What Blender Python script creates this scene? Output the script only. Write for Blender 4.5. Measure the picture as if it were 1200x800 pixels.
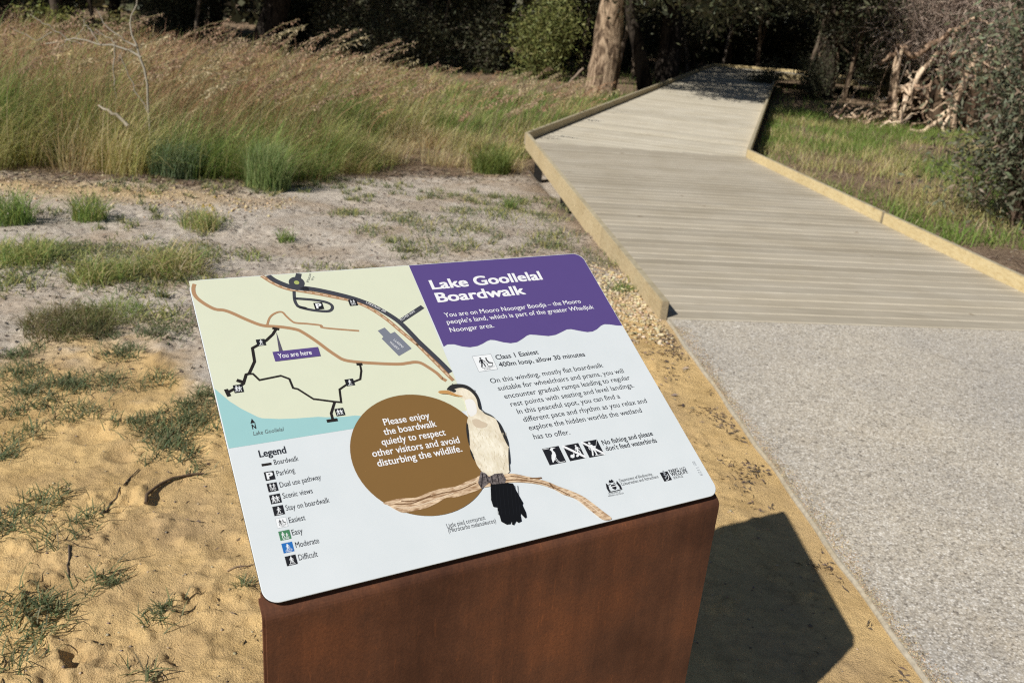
import bpy, bmesh, math, random
import numpy as np
from mathutils import Vector, Matrix, Quaternion

for _o in list(bpy.data.objects):
    bpy.data.objects.remove(_o)
scene = bpy.context.scene
COL = scene.collection
random.seed(7)
RNG = np.random.default_rng(11)
R = math.radians

# ------------------------------------------------------------------ camera
FOC = 1012.74
PITCH, ROLL, CAMH = R(21.3036), R(4.9254), 1.6
fw = Vector((0, math.cos(PITCH), -math.sin(PITCH)))
rt = Vector((1, 0, 0)); up = rt.cross(fw)
r2 = math.cos(ROLL) * rt + math.sin(ROLL) * up
u2 = -math.sin(ROLL) * rt + math.cos(ROLL) * up
cam_d = bpy.data.cameras.new("camera")
cam = bpy.data.objects.new("camera", cam_d); COL.objects.link(cam)
cam_d.sensor_fit = 'HORIZONTAL'; cam_d.sensor_width = 36.0
cam_d.lens = FOC / 1200 * 36
cam_d.clip_start = 0.05; cam_d.clip_end = 2000
m = Matrix((r2, u2, -fw)).transposed().to_4x4()
m.translation = Vector((0, 0, CAMH))
cam.matrix_world = m
cam_d.dof.use_dof = True
cam_d.dof.focus_distance = 1.5
cam_d.dof.aperture_fstop = 7.5
scene.camera = cam

# ------------------------------------------------------------------ light
SUN_AZ, SUN_EL = R(46.94), R(40.86)          # direction the light travels in, height of the sun
world = bpy.data.worlds.new("World"); scene.world = world
world.use_nodes = True
wn = world.node_tree
sky = wn.nodes.new('ShaderNodeTexSky'); sky.sky_type = 'NISHITA'
sky.sun_disc = False
sky.sun_elevation = SUN_EL
sky.sun_rotation = R(223.06)
sky.air_density = 0.8; sky.dust_density = 0.3; sky.ozone_density = 1.0
wn.links.new(sky.outputs[0], wn.nodes['Background'].inputs[0])
wn.nodes['Background'].inputs[1].default_value = 0.05
sun_d = bpy.data.lights.new("sun", 'SUN'); sun = bpy.data.objects.new("sun", sun_d); COL.objects.link(sun)
sun_d.energy = 5.0; sun_d.angle = R(0.53); sun_d.color = (1.0, 0.95, 0.88)
ld = Vector((math.cos(SUN_AZ) * math.cos(SUN_EL), math.sin(SUN_AZ) * math.cos(SUN_EL), -math.sin(SUN_EL)))
sun.rotation_euler = ld.to_track_quat('-Z', 'Y').to_euler()
sun.location = (-6, -6, 8)
vs = scene.view_settings
vs.view_transform = 'Standard'; vs.look = 'None'; vs.gamma = 1.0; vs.exposure = 0.02
vs.use_curve_mapping = False
scene.cycles.max_bounces = 6
scene.cycles.use_denoising = False
scene.cycles.filter_width = 1.15
scene.cycles.use_adaptive_sampling = False
scene.cycles.transparent_max_bounces = 4

# ------------------------------------------------------------------ helpers: properties
def tag(o, label=None, cat=None, group=None, kind=None):
    if label: o['label'] = label
    if cat: o['category'] = cat
    if group: o['group'] = group
    if kind: o['kind'] = kind
    return o

def empty(name, loc=(0, 0, 0), rz=0.0):
    o = bpy.data.objects.new(name, None); COL.objects.link(o)
    o.location = loc; o.rotation_euler = (0, 0, rz); o.empty_display_size = 0.2
    return o

def link_mesh(name, me, mats, parent=None):
    o = bpy.data.objects.new(name, me); COL.objects.link(o)
    for mm in (mats if isinstance(mats, (list, tuple)) else [mats]):
        me.materials.append(mm)
    if parent is not None: o.parent = parent
    return o

# ------------------------------------------------------------------ helpers: noise
def _hash(ix, iy, s):
    h = (ix.astype(np.int64) * 374761393 + iy.astype(np.int64) * 668265263 + s * 1442695041) & 0xFFFFFFFF
    h = ((h ^ (h >> 13)) * 1274126177) & 0xFFFFFFFF
    return ((h ^ (h >> 16)) & 0xFFFF) / 65535.0

def vnoise(x, y, s=0):
    x = np.asarray(x, float); y = np.asarray(y, float)
    ix = np.floor(x); iy = np.floor(y); fx = x - ix; fy = y - iy
    fx = fx * fx * (3 - 2 * fx); fy = fy * fy * (3 - 2 * fy)
    a = _hash(ix, iy, s); b = _hash(ix + 1, iy, s); c = _hash(ix, iy + 1, s); d = _hash(ix + 1, iy + 1, s)
    return (a * (1 - fx) + b * fx) * (1 - fy) + (c * (1 - fx) + d * fx) * fy

def fbm(x, y, s=0, oct=4):
    t = 0; a = 0.5; n = 0
    for k in range(oct):
        t = t + a * vnoise(x * 2 ** k + 17.3 * k, y * 2 ** k - 9.1 * k, s + k); n += a; a *= 0.5
    return t / n

def sstep(x, a, b):
    t = np.clip((np.asarray(x, float) - a) / (b - a), 0, 1)
    return t * t * (3 - 2 * t)

# ------------------------------------------------------------------ helpers: mesh from arrays
def mesh_arrays(name, V, F, tint=None, smooth=False, midx=None):
    """V (n,3); F (m,k) array with k constant, or a list of such arrays"""
    Fs = F if isinstance(F, list) else [F]
    Fs = [np.asarray(f, np.int32) for f in Fs if len(f)]
    me = bpy.data.meshes.new(name)
    me.vertices.add(len(V)); me.vertices.foreach_set('co', np.asarray(V, np.float32).ravel())
    loops = np.concatenate([f.ravel() for f in Fs])
    tot = np.concatenate([np.full(len(f), f.shape[1], np.int32) for f in Fs])
    st = np.concatenate([[0], np.cumsum(tot)[:-1]]).astype(np.int32)
    me.loops.add(len(loops)); me.loops.foreach_set('vertex_index', loops)
    me.polygons.add(len(tot)); me.polygons.foreach_set('loop_start', st); me.polygons.foreach_set('loop_total', tot)
    me.update(calc_edges=True)
    if tint is not None:
        at = me.color_attributes.new('tint', 'FLOAT_COLOR', 'POINT')
        c = np.ones((len(V), 4), np.float32); c[:, :3] = tint
        at.data.foreach_set('color', c.ravel())
    if smooth:
        me.polygons.foreach_set('use_smooth', np.ones(len(tot), bool))
    if midx is not None:
        me.polygons.foreach_set('material_index', np.asarray(midx, np.int32))
    me.validate()
    return me

class Geo:
    """collects vertices, quads / triangles and tints"""
    def __init__(s): s.V = []; s.Q = []; s.T = []; s.C = []; s.n = 0
    def add(s, V, F, c=None):
        V = np.asarray(V, float); F = np.asarray(F, np.int32)
        s.V.append(V)
        if len(F): (s.Q if F.shape[1] == 4 else s.T).append(F + s.n)
        s.n += len(V)
        c = np.ones(3) if c is None else np.asarray(c, float)
        s.C.append(np.broadcast_to(c, (len(V), 3)))
    def mesh(s, name, smooth=False):
        F = []
        if s.Q: F.append(np.concatenate(s.Q))
        if s.T: F.append(np.concatenate(s.T))
        return mesh_arrays(name, np.concatenate(s.V), F, np.concatenate(s.C), smooth)

def tube(geo, P, rad, n=8, c=None, rough=0.0, rng=RNG, cap=True):
    P = np.asarray(P, float); k = len(P)
    rad = np.broadcast_to(np.asarray(rad, float), (k,))
    T = np.gradient(P, axis=0); T /= np.linalg.norm(T, axis=1)[:, None] + 1e-9
    ref = np.array([0.31, 0.95, 0.05]) if abs(T[0, 2]) > 0.7 else np.array([0.02, 0.05, 1.0])
    A = np.cross(T, ref); A /= np.linalg.norm(A, axis=1)[:, None] + 1e-9
    B = np.cross(T, A)
    an = np.linspace(0, 2 * np.pi, n, endpoint=False)
    rr = rad[:, None] * (1 + rough * (rng.random((k, n)) - 0.5) * 2)
    V = P[:, None, :] + rr[..., None] * (np.cos(an)[None, :, None] * A[:, None, :] + np.sin(an)[None, :, None] * B[:, None, :])
    V = V.reshape(-1, 3)
    i = np.arange(k - 1)[:, None] * n; j = np.arange(n)[None, :]; j2 = (j + 1) % n
    F = np.stack([i + j, i + j2, i + n + j2, i + n + j], -1).reshape(-1, 4)
    geo.add(V, F, c)
    if cap:
        for e, o in ((0, 1), (k - 1, 0)):
            V2 = np.concatenate([V[e * n:(e + 1) * n], P[e:e + 1]])
            jj = np.arange(n); F2 = np.stack([jj, (jj + 1) % n, np.full(n, n)], -1)
            geo.add(V2, F2 if not o else F2[:, ::-1], c)

def box_bm(bm, x0, x1, y0, y1, z0, z1, M=None):
    vs_ = [bm.verts.new((x, y, z)) for z in (z0, z1) for x, y in ((x0, y0), (x1, y0), (x1, y1), (x0, y1))]
    for f in ((3, 2, 1, 0), (4, 5, 6, 7), (0, 1, 5, 4), (1, 2, 6, 5), (2, 3, 7, 6), (3, 0, 4, 7)):
        bm.faces.new([vs_[i] for i in f])
    if M is not None: bmesh.ops.transform(bm, matrix=M, verts=vs_)
    return vs_

def bm_obj(name, bm, mats, parent=None, smooth=False):
    me = bpy.data.meshes.new(name); bm.normal_update(); bm.to_mesh(me); bm.free()
    if smooth:
        for p in me.polygons: p.use_smooth = True
    return link_mesh(name, me, mats, parent)

# ------------------------------------------------------------------ helpers: materials
class MB:
    def __init__(s, name, rough=0.8, spec=0.3):
        s.m = bpy.data.materials.new(name); s.m.use_nodes = True
        s.t = s.m.node_tree; s.b = s.t.nodes['Principled BSDF']
        s.b.inputs['Roughness'].default_value = rough
        s.b.inputs['Specular IOR Level'].default_value = spec
    def n(s, typ, **kw):
        nd = s.t.nodes.new(typ)
        for k, v in kw.items():
            if k in nd.inputs: nd.inputs[k].default_value = v
            else: setattr(nd, k, v)
        return nd
    def l(s, a, b): s.t.links.new(a, b)
    def coord(s, scale=(1, 1, 1), which='Object'):
        tc = s.n('ShaderNodeTexCoord'); mp = s.n('ShaderNodeMapping')
        mp.inputs['Scale'].default_value = scale; s.l(tc.outputs[which], mp.inputs[0]); return mp.outputs[0]
    def noise(s, vec, scale, detail=4, rough=0.55, dist=0):
        nd = s.n('ShaderNodeTexNoise'); nd.inputs['Scale'].default_value = scale
        nd.inputs['Detail'].default_value = detail; nd.inputs['Roughness'].default_value = rough
        nd.inputs['Distortion'].default_value = dist
        s.l(vec, nd.inputs['Vector']); return nd.outputs['Fac']
    def ramp(s, fac, stops):
        r = s.n('ShaderNodeValToRGB'); e = r.color_ramp.elements
        while len(e) < len(stops): e.new(0.5)
        for i, (p, c) in enumerate(stops):
            e[i].position = p; e[i].color = (*c, 1) if len(c) == 3 else c
        s.l(fac, r.inputs[0]); return r.outputs[0]
    def mix(s, a, b, fac, mode='MIX'):
        x = s.n('ShaderNodeMix', data_type='RGBA', blend_type=mode)
        for v, k in ((fac, 0), (a, 6), (b, 7)):
            if isinstance(v, (int, float)): x.inputs[k].default_value = v
            elif isinstance(v, tuple): x.inputs[k].default_value = (*v, 1) if len(v) == 3 else v
            else: s.l(v, x.inputs[k])
        return x.outputs[2]
    def col(s, c):
        if isinstance(c, tuple): s.b.inputs['Base Color'].default_value = (*c, 1)
        else: s.l(c, s.b.inputs['Base Color'])
    def bump(s, h, strength=0.3, dist=0.01):
        b = s.n('ShaderNodeBump'); b.inputs['Strength'].default_value = strength; b.inputs['Distance'].default_value = dist
        s.l(h, b.inputs['Height']); s.l(b.outputs[0], s.b.inputs['Normal'])
    def attr(s, name='tint'):
        a = s.n('ShaderNodeAttribute'); a.attribute_name = name; return a

def srgb(r, g, b, k=1.0):
    f = lambda c: (c / 12.92 if c <= .04045 else ((c + .055) / 1.055) ** 2.4)
    return tuple(min(0.95, k * f(x / 255)) for x in (r, g, b))

def leaf_material(name, rough=0.5, trans=0.3, spec=0.3):
    b = MB(name, rough, spec)
    a = b.attr()
    b.col(a.outputs['Color'])
    tr = b.n('ShaderNodeBsdfTranslucent'); b.l(a.outputs['Color'], tr.inputs[0])
    mx = b.n('ShaderNodeMixShader'); mx.inputs[0].default_value = trans
    b.l(b.b.outputs[0], mx.inputs[1]); b.l(tr.outputs[0], mx.inputs[2])
    b.l(mx.outputs[0], b.t.nodes['Material Output'].inputs['Surface'])
    return b.m
ART=[
('map_print','P','cream',1,[[1.5,1.5],[392,1.5],[387.5,335.2],[1.5,335.2]]),
('map_print','P','lake',2,[[1.5,225.5],[10,238.8],[18.3,252.3],[32.1,268.5],[53,288.1],[58.5,291.4],[82.5,297.3],[105.6,300.5],[141.3,303.8],[153.9,306.9],[181.5,311],[199.3,311.7],[280,335.2],[1.5,335.2]]),
('map_print','L','pathbrown',3,[[9.4,9.1],[6,18.4],[5.3,31.4],[9.8,43.7],[20.5,57.7],[31.9,67.8],[44.5,71.5],[56.4,79.2],[73.7,94],[92.7,108.3],[105.3,113.5],[126.7,118.2],[149.3,126.4],[159.7,134.7],[177.3,156.7],[190.2,175.7],[200.8,189.7],[210.5,200.2],[226.7,207.1],[257.4,215],[298.1,223.2],[317.1,223.7],[328.8,223.5],[339.3,227],[349.3,237.8],[360,252.1],[364.9,263.3],[366.1,264.8],[371.1,270.7]],6.2),
('map_print','L','pathbrown',4,[[106.3,110.6],[112.1,98.5],[118.9,91],[128.8,86.2],[136.5,87.1],[140.6,95.9],[146.8,107.3],[152.6,112.7],[169.5,116.6],[172.9,117.5],[193,123.5],[196.9,129.5],[254.1,143.8]],3.6),
('map_print','L','pathbrown',4,[[120.1,0.5],[132.1,15.5],[147,29.4],[163.1,38.5],[173.4,41.2],[207.5,53.4],[241.6,67],[255.4,72.5],[275.1,84.7],[293.3,102.3],[311.2,126.8],[327.6,156],[346.8,187.6],[347.9,190.2],[370,240.8],[383.5,272]],7.0),
('map_print','L','dashcream',5,[[120.1,0.5],[125.7,7.5]],1.6),
('map_print','L','dashcream',5,[[128.8,11.4],[132.1,15.5],[134.9,18.1]],1.6),
('map_print','L','dashcream',5,[[138.5,21.5],[145.1,27.6]],1.6),
('map_print','L','dashcream',5,[[149.1,30.6],[156.9,35]],1.6),
('map_print','L','dashcream',5,[[161.3,37.5],[163.1,38.5],[169.8,40.3]],1.6),
('map_print','L','dashcream',5,[[174.6,41.6],[183.1,44.7]],1.6),
('map_print','L','dashcream',5,[[187.8,46.3],[196.3,49.4]],1.6),
('map_print','L','dashcream',5,[[201,51.1],[207.5,53.4],[209.4,54.2]],1.6),
('map_print','L','dashcream',5,[[214.1,56],[222.4,59.3]],1.6),
('map_print','L','dashcream',5,[[227.1,61.2],[235.4,64.5]],1.6),
('map_print','L','dashcream',5,[[240.1,66.4],[241.6,67],[248.4,69.7]],1.6),
('map_print','L','dashcream',5,[[253.1,71.6],[255.4,72.5],[260.9,75.9]],1.6),
('map_print','L','dashcream',5,[[265.2,78.5],[272.8,83.3]],1.6),
('map_print','L','dashcream',5,[[276.8,86.3],[283.2,92.6]],1.6),
('map_print','L','dashcream',5,[[286.8,96],[293.3,102.3]],1.6),
('map_print','L','dashcream',5,[[296.2,106.3],[301.6,113.6]],1.6),
('map_print','L','dashcream',5,[[304.5,117.6],[309.8,124.9]],1.6),
('map_print','L','dashcream',5,[[312.5,129.1],[316.9,137]],1.6),
('map_print','L','dashcream',5,[[319.4,141.3],[323.8,149.2]],1.6),
('map_print','L','dashcream',5,[[326.2,153.5],[327.6,156],[330.8,161.3]],1.6),
('map_print','L','dashcream',5,[[333.4,165.5],[338.1,173.2]],1.6),
('map_print','L','dashcream',5,[[340.7,177.5],[345.3,185.2]],1.6),
('map_print','L','dashcream',5,[[347.7,189.6],[347.9,190.2],[351.2,197.9]],1.6),
('map_print','L','dashcream',5,[[353.2,202.4],[356.9,210.7]],1.6),
('map_print','L','dashcream',5,[[358.9,215.3],[362.5,223.5]],1.6),
('map_print','L','dashcream',5,[[364.5,228.1],[368.1,236.4]],1.6),
('map_print','L','dashcream',5,[[370.1,240.9],[373.6,249.2]],1.6),
('map_print','L','dashcream',5,[[375.6,253.8],[379.2,262]],1.6),
('map_print','L','road',5,[[130.9,0.7],[139.7,13.7],[155,26.4],[171.1,35.5],[188.6,39.7],[185.5,37.1],[209.7,44.8],[243.7,59.6],[270.5,73.8],[293,90.2],[312.6,110],[330.7,134.1],[346.5,170.6],[350.9,181.4],[374,229.7],[384.5,254.7]],9.5),
('map_print','C','road',6,[176,23.3],13.5),
('map_print','C','olive',7,[176,23.3],4.6),
('map_print','L','road',6,[[176,23.3],[184.9,1.9]],10),
('map_print','L','road',6,[[166.7,42.6],[163,63.3],[165.7,77],[177.8,83.2],[166.2,78.8],[180.7,86],[197.6,91.5],[213.6,94.1],[221.4,89.3],[222.4,80.7],[213.6,72.8],[195,65.9],[168.9,60],[166.1,60.4]],5.2),
('map_print','L','road',4,[[331.1,133],[384.7,103.8]],9),
('map_print','P','slate',3,[[286.3,147.6],[300.6,142.3],[307,157],[315.4,153.9],[333.7,194.2],[306.2,207],[287.9,165.9],[292,162.3]]),
('map_print','T','white',5,'LUISINI',[307.3,171.7],[317.6,190.5],4.2,0,0),
('map_print','T','white',5,'WINERY',[298.4,175.5],[308.5,194.2],4.2,0,0),
('map_print','T','white',7,'LAKEWAY DR',[283.8,83.4],[311.8,110.1],5,0,0),
('map_print','T','white',7,'PLOVER WAY',[335,131.7],[368,113.9],4.6,0,0),
('map_print','T','slatetext',3,'Plaza',[197.4,25.1],[206.3,4.8],4.6,0,0),
('map_print','T','slatetext',3,'Wy',[205.7,21.9],[210.6,11.8],4.2,0,0),
('map_print','L','black',6,[[118,122],[114.4,126.7],[110.7,131.9],[97,143.8],[72.6,156.2],[70.3,183.2],[56.3,207.2]],4.6),
('map_print','L','black',6,[[58.8,205.5],[52.4,206.7],[44.3,224.8]],4.6),
('map_print','L','black',7,[[46.5,221.7],[36.4,215.3]],6),
('map_print','L','black',6,[[44.1,224.2],[19,236.1]],4.6),
('map_print','L','black',6,[[56.5,206.4],[62.8,207],[70,220.5],[104,217.3],[115.5,225.5],[117,243.8],[123.7,247],[143.2,270.2],[144.8,270.4],[174.4,280.7],[184,283.4],[188.2,258.5],[201.7,251],[226.9,244],[233.6,227.3],[235.1,214.4]],3.4),
('map_print','L','black',6,[[173.8,281.6],[162.9,301.5],[162.6,310.7],[162.1,314.9]],4.2),
('map_print','L','black',7,[[112.6,119.2],[122.8,123.1]],5),
('map_print','L','black',7,[[229.3,213],[239.1,214.5]],5),
('map_print','L','black',7,[[152.5,314.4],[169.7,314.6]],5.5),
('map_print','L','black',7,[[17.4,229.8],[19.7,243.8]],6),
('map_print','I','walk',9,[81.2,140,95.1,153.2]),
('map_print','I','scenic',9,[28.6,224.4,42.5,239.1]),
('map_print','I','walk',9,[201,240.9,215.2,254.2]),
('map_print','I','scenic',9,[169.9,294.3,184,308.2]),
('map_print','I','park',9,[192.4,73.2,207.6,88.4]),
('map_print','I','dual',9,[253.9,72.9,268.5,87]),
('map_print','P','callout',8,[[116.8,127.9],[118.3,171.6],[111.8,171.8]]),
('map_print','P','purple',9,[[101.7,168.6],[176,168.7],[175.8,187.8],[101.8,188.2]]),
('map_print','T','white',10,'You are here',[108.6,182.6],[162.9,182.5],9,0.5,0),
('map_print','P','black',4,[[43.8,289.4],[40,298.4],[43.9,297.6],[47.6,298.9]]),
('map_print','T','black',4,'N',[41.1,308.4],[46.5,308.5],8.5,1,0),
('map_print','T','slatetext',4,'Lake Goollelal',[40.1,319.8],[85.7,319.7],7,0,0.2),
('title_band','P','purple',2,[[392.2,1.5],[752.2,1.5],[756.8,2],[761.1,3.5],[765,6],[768.2,9.2],[770.7,13.1],[772.2,17.4],[772.7,22],[772.7,199.2],[759.9,196.9],[746.8,192.6],[735.3,190.6],[726.5,192.8],[712.4,200.7],[700.5,204.6],[688.4,204.4],[673.7,199.3],[657.5,192.9],[648,192.6],[636.6,196.5],[619.8,202],[603.1,202.8],[580.2,196.9],[567.7,194.2],[560.2,195.9],[548.5,202],[534.6,208],[521,208.6],[507.5,204.4],[492.9,197.4],[484.8,195.7],[477.6,197.4],[467.2,202],[455,205.9],[439.9,206.6],[426.8,202.9],[412.8,195.9],[401,194.3],[392.2,198.5]]),
('title_text','T','white',4,'Lake Goollelal',[418.4,64.8],[653.7,63.4],22,1.5,0),
('title_text','T','white',4,'Boardwalk',[418.3,96.8],[601.3,96.7],22,1.5,0),
('acknowledgement_text','T','white',4,'You are on Mooro Noongar Boodja – the Mooro',[418.9,133.3],[710.8,132.4],10.3,0.35,0),
('acknowledgement_text','T','white',4,"people's land, which is part of the greater Whadjuk",[417.3,149.6],[732.3,149.9],10.3,0.35,0),
('acknowledgement_text','T','white',4,'Noongar area.',[416.6,168.5],[504.1,168.5],10.3,0.35,0),
('class_pictogram','I','easy1',2,[436.2,226.8,473,261.2]),
('class_text','T','ink',2,'Class 1 Easiest',[479.3,240.6],[566.2,240.1],10,0.6,0),
('class_text','T','ink',2,'400m loop, allow 30 minutes',[479,257.1],[657.7,258.8],10,0.6,0),
('body_text','T','ink',2,'On this winding, mostly flat boardwalk',[449.3,288.6],[682.7,288.7],10.3,0.15,0),
('body_text','T','ink',2,'suitable for wheelchairs and prams, you will',[456.9,305.7],[719.3,307.9],10.3,0.15,0),
('body_text','T','ink',2,'encounter gradual ramps leading to regular',[461.8,323.8],[724.8,324.4],10.3,0.15,0),
('body_text','T','ink',2,'rest points with seating and level landings.',[466.5,341.2],[723.6,342.3],10.3,0.15,0),
('body_text','T','ink',2,'In this peaceful spot, you can find a',[472.6,357.9],[682.9,360.2],10.3,0.15,0),
('body_text','T','ink',2,'different pace and rhythm as you relax and',[476.7,375.3],[732.3,379.1],10.3,0.15,0),
('body_text','T','ink',2,'explore the hidden worlds the wetland',[479.7,392.9],[711,396.9],10.3,0.15,0),
('body_text','T','ink',2,'has to offer.',[480.7,411.1],[550.1,414.6],10.3,0.15,0),
('waterbird_pictogram','I','heron',2,[486.1,431.8,518.2,464]),
('no_feeding_pictogram','I','nofeed',2,[525.6,433.4,556.4,464]),
('no_fishing_pictogram','I','nofish',2,[563.6,433.4,594.2,465]),
('warning_text','T','ink',2,'No fishing and please',[600.8,446.5],[707.5,446.7],9.5,0.6,0),
('warning_text','T','ink',2,"don't feed waterbirds",[601.5,458.7],[707.8,461.5],9.5,0.6,0),
('state_crest','I','crest',2,[566.8,511.5,594.8,534.7]),
('state_crest','T','ink',2,'GOVERNMENT OF',[565.1,536.8],[589.1,537.6],2.6,0.1,0),
('state_crest','T','ink',2,'WESTERN AUSTRALIA',[562.3,540.9],[593.1,541.5],2.6,0.1,0),
('department_text','T','ink',2,'Department of Biodiversity,',[596.6,519.9],[664.7,520.7],5.6,0.2,0),
('department_text','T','ink',2,'Conservation and Attractions',[596.6,526.9],[672.8,527.5],5.6,0.2,0),
('parks_logo','I','parks',2,[679.6,519.1,696,536.6]),
('parks_logo','T','ink',2,'PARKS',[699.1,523.1],[718.9,523.5],6,0.9,0),
('parks_logo','T','ink',2,'AND',[721.2,523.5],[735,523.5],5.5,0,0),
('parks_logo','T','ink',2,'WILDLIFE',[699.4,530.2],[734.8,530.6],7,0.9,0),
('parks_logo','T','ink',2,'SERVICE',[700.1,536],[720.5,536.5],4.5,0,0),
('reference_code','T','greytext',2,'0521',[754.7,511.7],[754.5,520.1],6,0,0),
('reference_code','T','greytext',2,'1129',[755.7,524.4],[755,540.8],6,0,0),
('legend','T','ink',2,'Legend',[41.1,358.6],[79.9,358.6],12,1,0),
('legend','P','black',2,[[40.6,370],[54.9,370.3],[54.9,374.4],[40.6,374.3]]),
('legend','T','ink',2,'Boardwalk',[58.7,375.2],[94.5,375.1],8.8,0.1,0),
('legend','T','ink',2,'Parking',[58.2,394.3],[84.5,393.4],8.8,0.1,0),
('legend','T','ink',2,'Dual use pathway',[58.3,414],[118.7,412.5],8.8,0.1,0),
('legend','T','ink',2,'Scenic views',[58.2,432.3],[101.1,432.4],8.8,0.1,0),
('legend','T','ink',2,'Stay on boardwalk',[57.8,452.1],[120.8,452.4],8.8,0.1,0),
('legend','T','ink',2,'Easiest',[57.6,471.9],[80.6,472.2],8.8,0.1,0),
('legend','T','ink',2,'Easy',[57.4,491.5],[72.2,491.2],8.8,0.1,0),
('legend','T','ink',2,'Moderate',[57.6,510.9],[90.2,511.1],8.8,0.1,0),
('legend','T','ink',2,'Difficult',[57.2,530.1],[83.4,530.4],8.8,0.1,0),
('legend','I','park',2,[40.8,384.4,55,399]),
('legend','I','dual',2,[40.7,403.8,54.9,418.1]),
('legend','I','scenic',2,[39.9,422.8,55.2,437.7]),
('legend','I','walk',2,[40.2,441.8,55.2,456.8]),
('legend','I','easy1',2,[40.2,461.4,54.7,476.3]),
('legend','I','easy2',2,[39.7,481.4,55,495.6]),
('legend','I','moder',2,[39.6,500.2,54.4,515.1]),
('legend','I','diff',2,[39.6,520,54.4,534.4]),
('message_circle','C','brown',10,[282,398],111.5),
('message_text','T','white',12,'Please enjoy',[239.5,338.8],[317.4,339],12.3,0.5,0),
('message_text','T','white',12,'the boardwalk',[234.1,356.5],[323.3,356.5],12.3,0.5,0),
('message_text','T','white',12,'quietly to respect',[225.2,373.8],[332.6,375.1],12.3,0.5,0),
('message_text','T','white',12,'other visitors and avoid',[204.7,391.5],[350.4,393.5],12.3,0.5,0),
('message_text','T','white',12,'disturbing the wildlife.',[207.4,409.6],[348.7,409.9],12.3,0.5,0),
('caption_text','T','ink',2,'Little pied cormorant',[278.3,532.1],[341.7,531.8],7.4,0,0),
('caption_text','T','ink',2,'(Microcarbo melanoleucos)',[277.8,539.6],[356.6,540.8],7.4,0,0.2),
('bird_picture','P','bark',13,[[197,470.8],[221.6,469],[247.6,472.9],[269.2,469],[292.6,466.7],[315,468.2],[336.4,463.1],[353.3,460.4],[363.6,459.4],[356,478.8],[334.5,483.4],[308.5,485.8],[294.1,483.6],[277.2,488.8],[257.1,493.2],[233.3,493.6],[219.4,492.3],[209.6,484.3],[201.7,475.7]]),
('bird_picture','P','bark',14,[[349.9,469.1],[360.3,457.7],[400.8,463],[417.9,466.6],[438.8,476.4],[457.9,485.9],[471.2,494.1],[483.7,504.4],[500.1,515.5],[517.2,530],[527.7,544.1],[538.8,561.5],[548.8,578.6],[533.2,577.5],[522.5,563.1],[510.5,543.5],[501.4,530.8],[485.1,519.7],[473.6,507.6],[453.9,494.7],[424.9,484.2],[396.1,479.1],[357.8,479.2]]),
('bird_picture','L','barkdark',15,[[211.9,477],[237.6,480.9],[264.6,477],[289.8,474.6],[320.2,475.1],[349.9,469.1]],1.6),
('bird_picture','L','barklight',16,[[213.7,482.3],[230.1,487],[255.9,486],[279.5,482.3],[307.4,478.4]],1.6),
('bird_picture','L','barkdark',15,[[223.6,473.8],[247.6,478.2],[271,474.5]],1.6),
('bird_picture','L','barklight',16,[[310.2,470.9],[334.2,468.9],[353.6,464.7]],1.6),
('bird_picture','L','barkdark',15,[[400,474.6],[426.6,480.3],[455.2,491.8],[475,504.6],[495.9,524.2]],1.6),
('bird_picture','L','barklight',16,[[487.9,513.9],[507.7,526.8],[520.8,544.7],[533.9,566.7]],1.6),
('bird_picture','L','barkdark',15,[[410.5,469.3],[437.5,479.4]],1.6),
('bird_picture','L','barklight',16,[[504.9,532.6],[519,557]],1.6),
('bird_picture','L','barkdark',16,[[441.3,480.2],[452.9,482.6],[461.6,483.4]],2.4),
('bird_picture','L','barkdark',16,[[470.8,495.1],[474,506.6]],3),
('bird_picture','P','birdcream',17,[[365.1,290.2],[377.5,285.4],[392.7,286.5],[404.9,295.3],[410.2,309.9],[409.2,324.6],[408.8,337.9],[412.6,346.5],[422.9,353.6],[428.4,363.9],[430.1,377.3],[431,398.2],[429.6,415.8],[424.3,432.3],[416.1,450.5],[412.9,460.8],[403.1,464.8],[385.2,463.5],[368.9,458.8],[366.3,451.1],[362.9,439.5],[363.1,427.4],[363,410.2],[364.4,400.5],[370.3,384.1],[374.2,364.4],[377.9,354.7],[382.4,347.7],[383.5,340],[385.6,327.2],[387,314.1],[381.3,307.2],[374.1,301.1],[368.4,297.5]]),
('bird_picture','P','birdbreast',18,[[376.6,375.1],[390.2,369.9],[409.1,376],[418.5,388.1],[420.7,411.5],[413.3,437.6],[402.6,455],[385.8,456.4],[373.8,446.6],[370.4,426.4],[370.8,401.8]]),
('bird_picture','P','birdshade',19,[[386.2,356.2],[395.9,355.4],[402.9,361.9],[409.8,368.3],[402.9,373.6],[391.5,372.7],[385.7,366.5]]),
('bird_picture','P','birdthroat',18,[[388.7,315.7],[399.8,314.9],[404.1,322.3],[402.6,335.4],[397.6,345.2],[386.8,348.5],[384.4,340.2],[386,327.3]]),
('bird_picture','P','birdblack',19,[[364.8,289.3],[369.7,284.2],[378.1,280.6],[390.9,281.5],[402.4,286.1],[410,294.8],[413.9,306.4],[414.1,320],[410.7,337.4],[407.2,337.6],[406.8,330.8],[409.4,317.9],[407.8,306.7],[402.2,296.3],[392.5,290],[380.6,290],[372,294],[368.2,291.5]]),
('bird_picture','P','birdbill',20,[[348.1,292],[352.5,289.5],[364.9,291],[371.5,295.3],[378.5,301.9],[387.4,306.6],[384.6,307.8],[373.1,303.7],[363.4,298.3],[352.7,295.5]]),
('bird_picture','P','birdblack',21,[[372.3,293.3],[376.6,291.3],[380,292.9],[378.2,296.4],[373.6,296.2]]),
('bird_picture','P','birdwing',19,[[410.7,337.4],[414.5,344.7],[423.4,352.4],[427.2,359.7],[421.3,354.7],[412.3,347.2]]),
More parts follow.
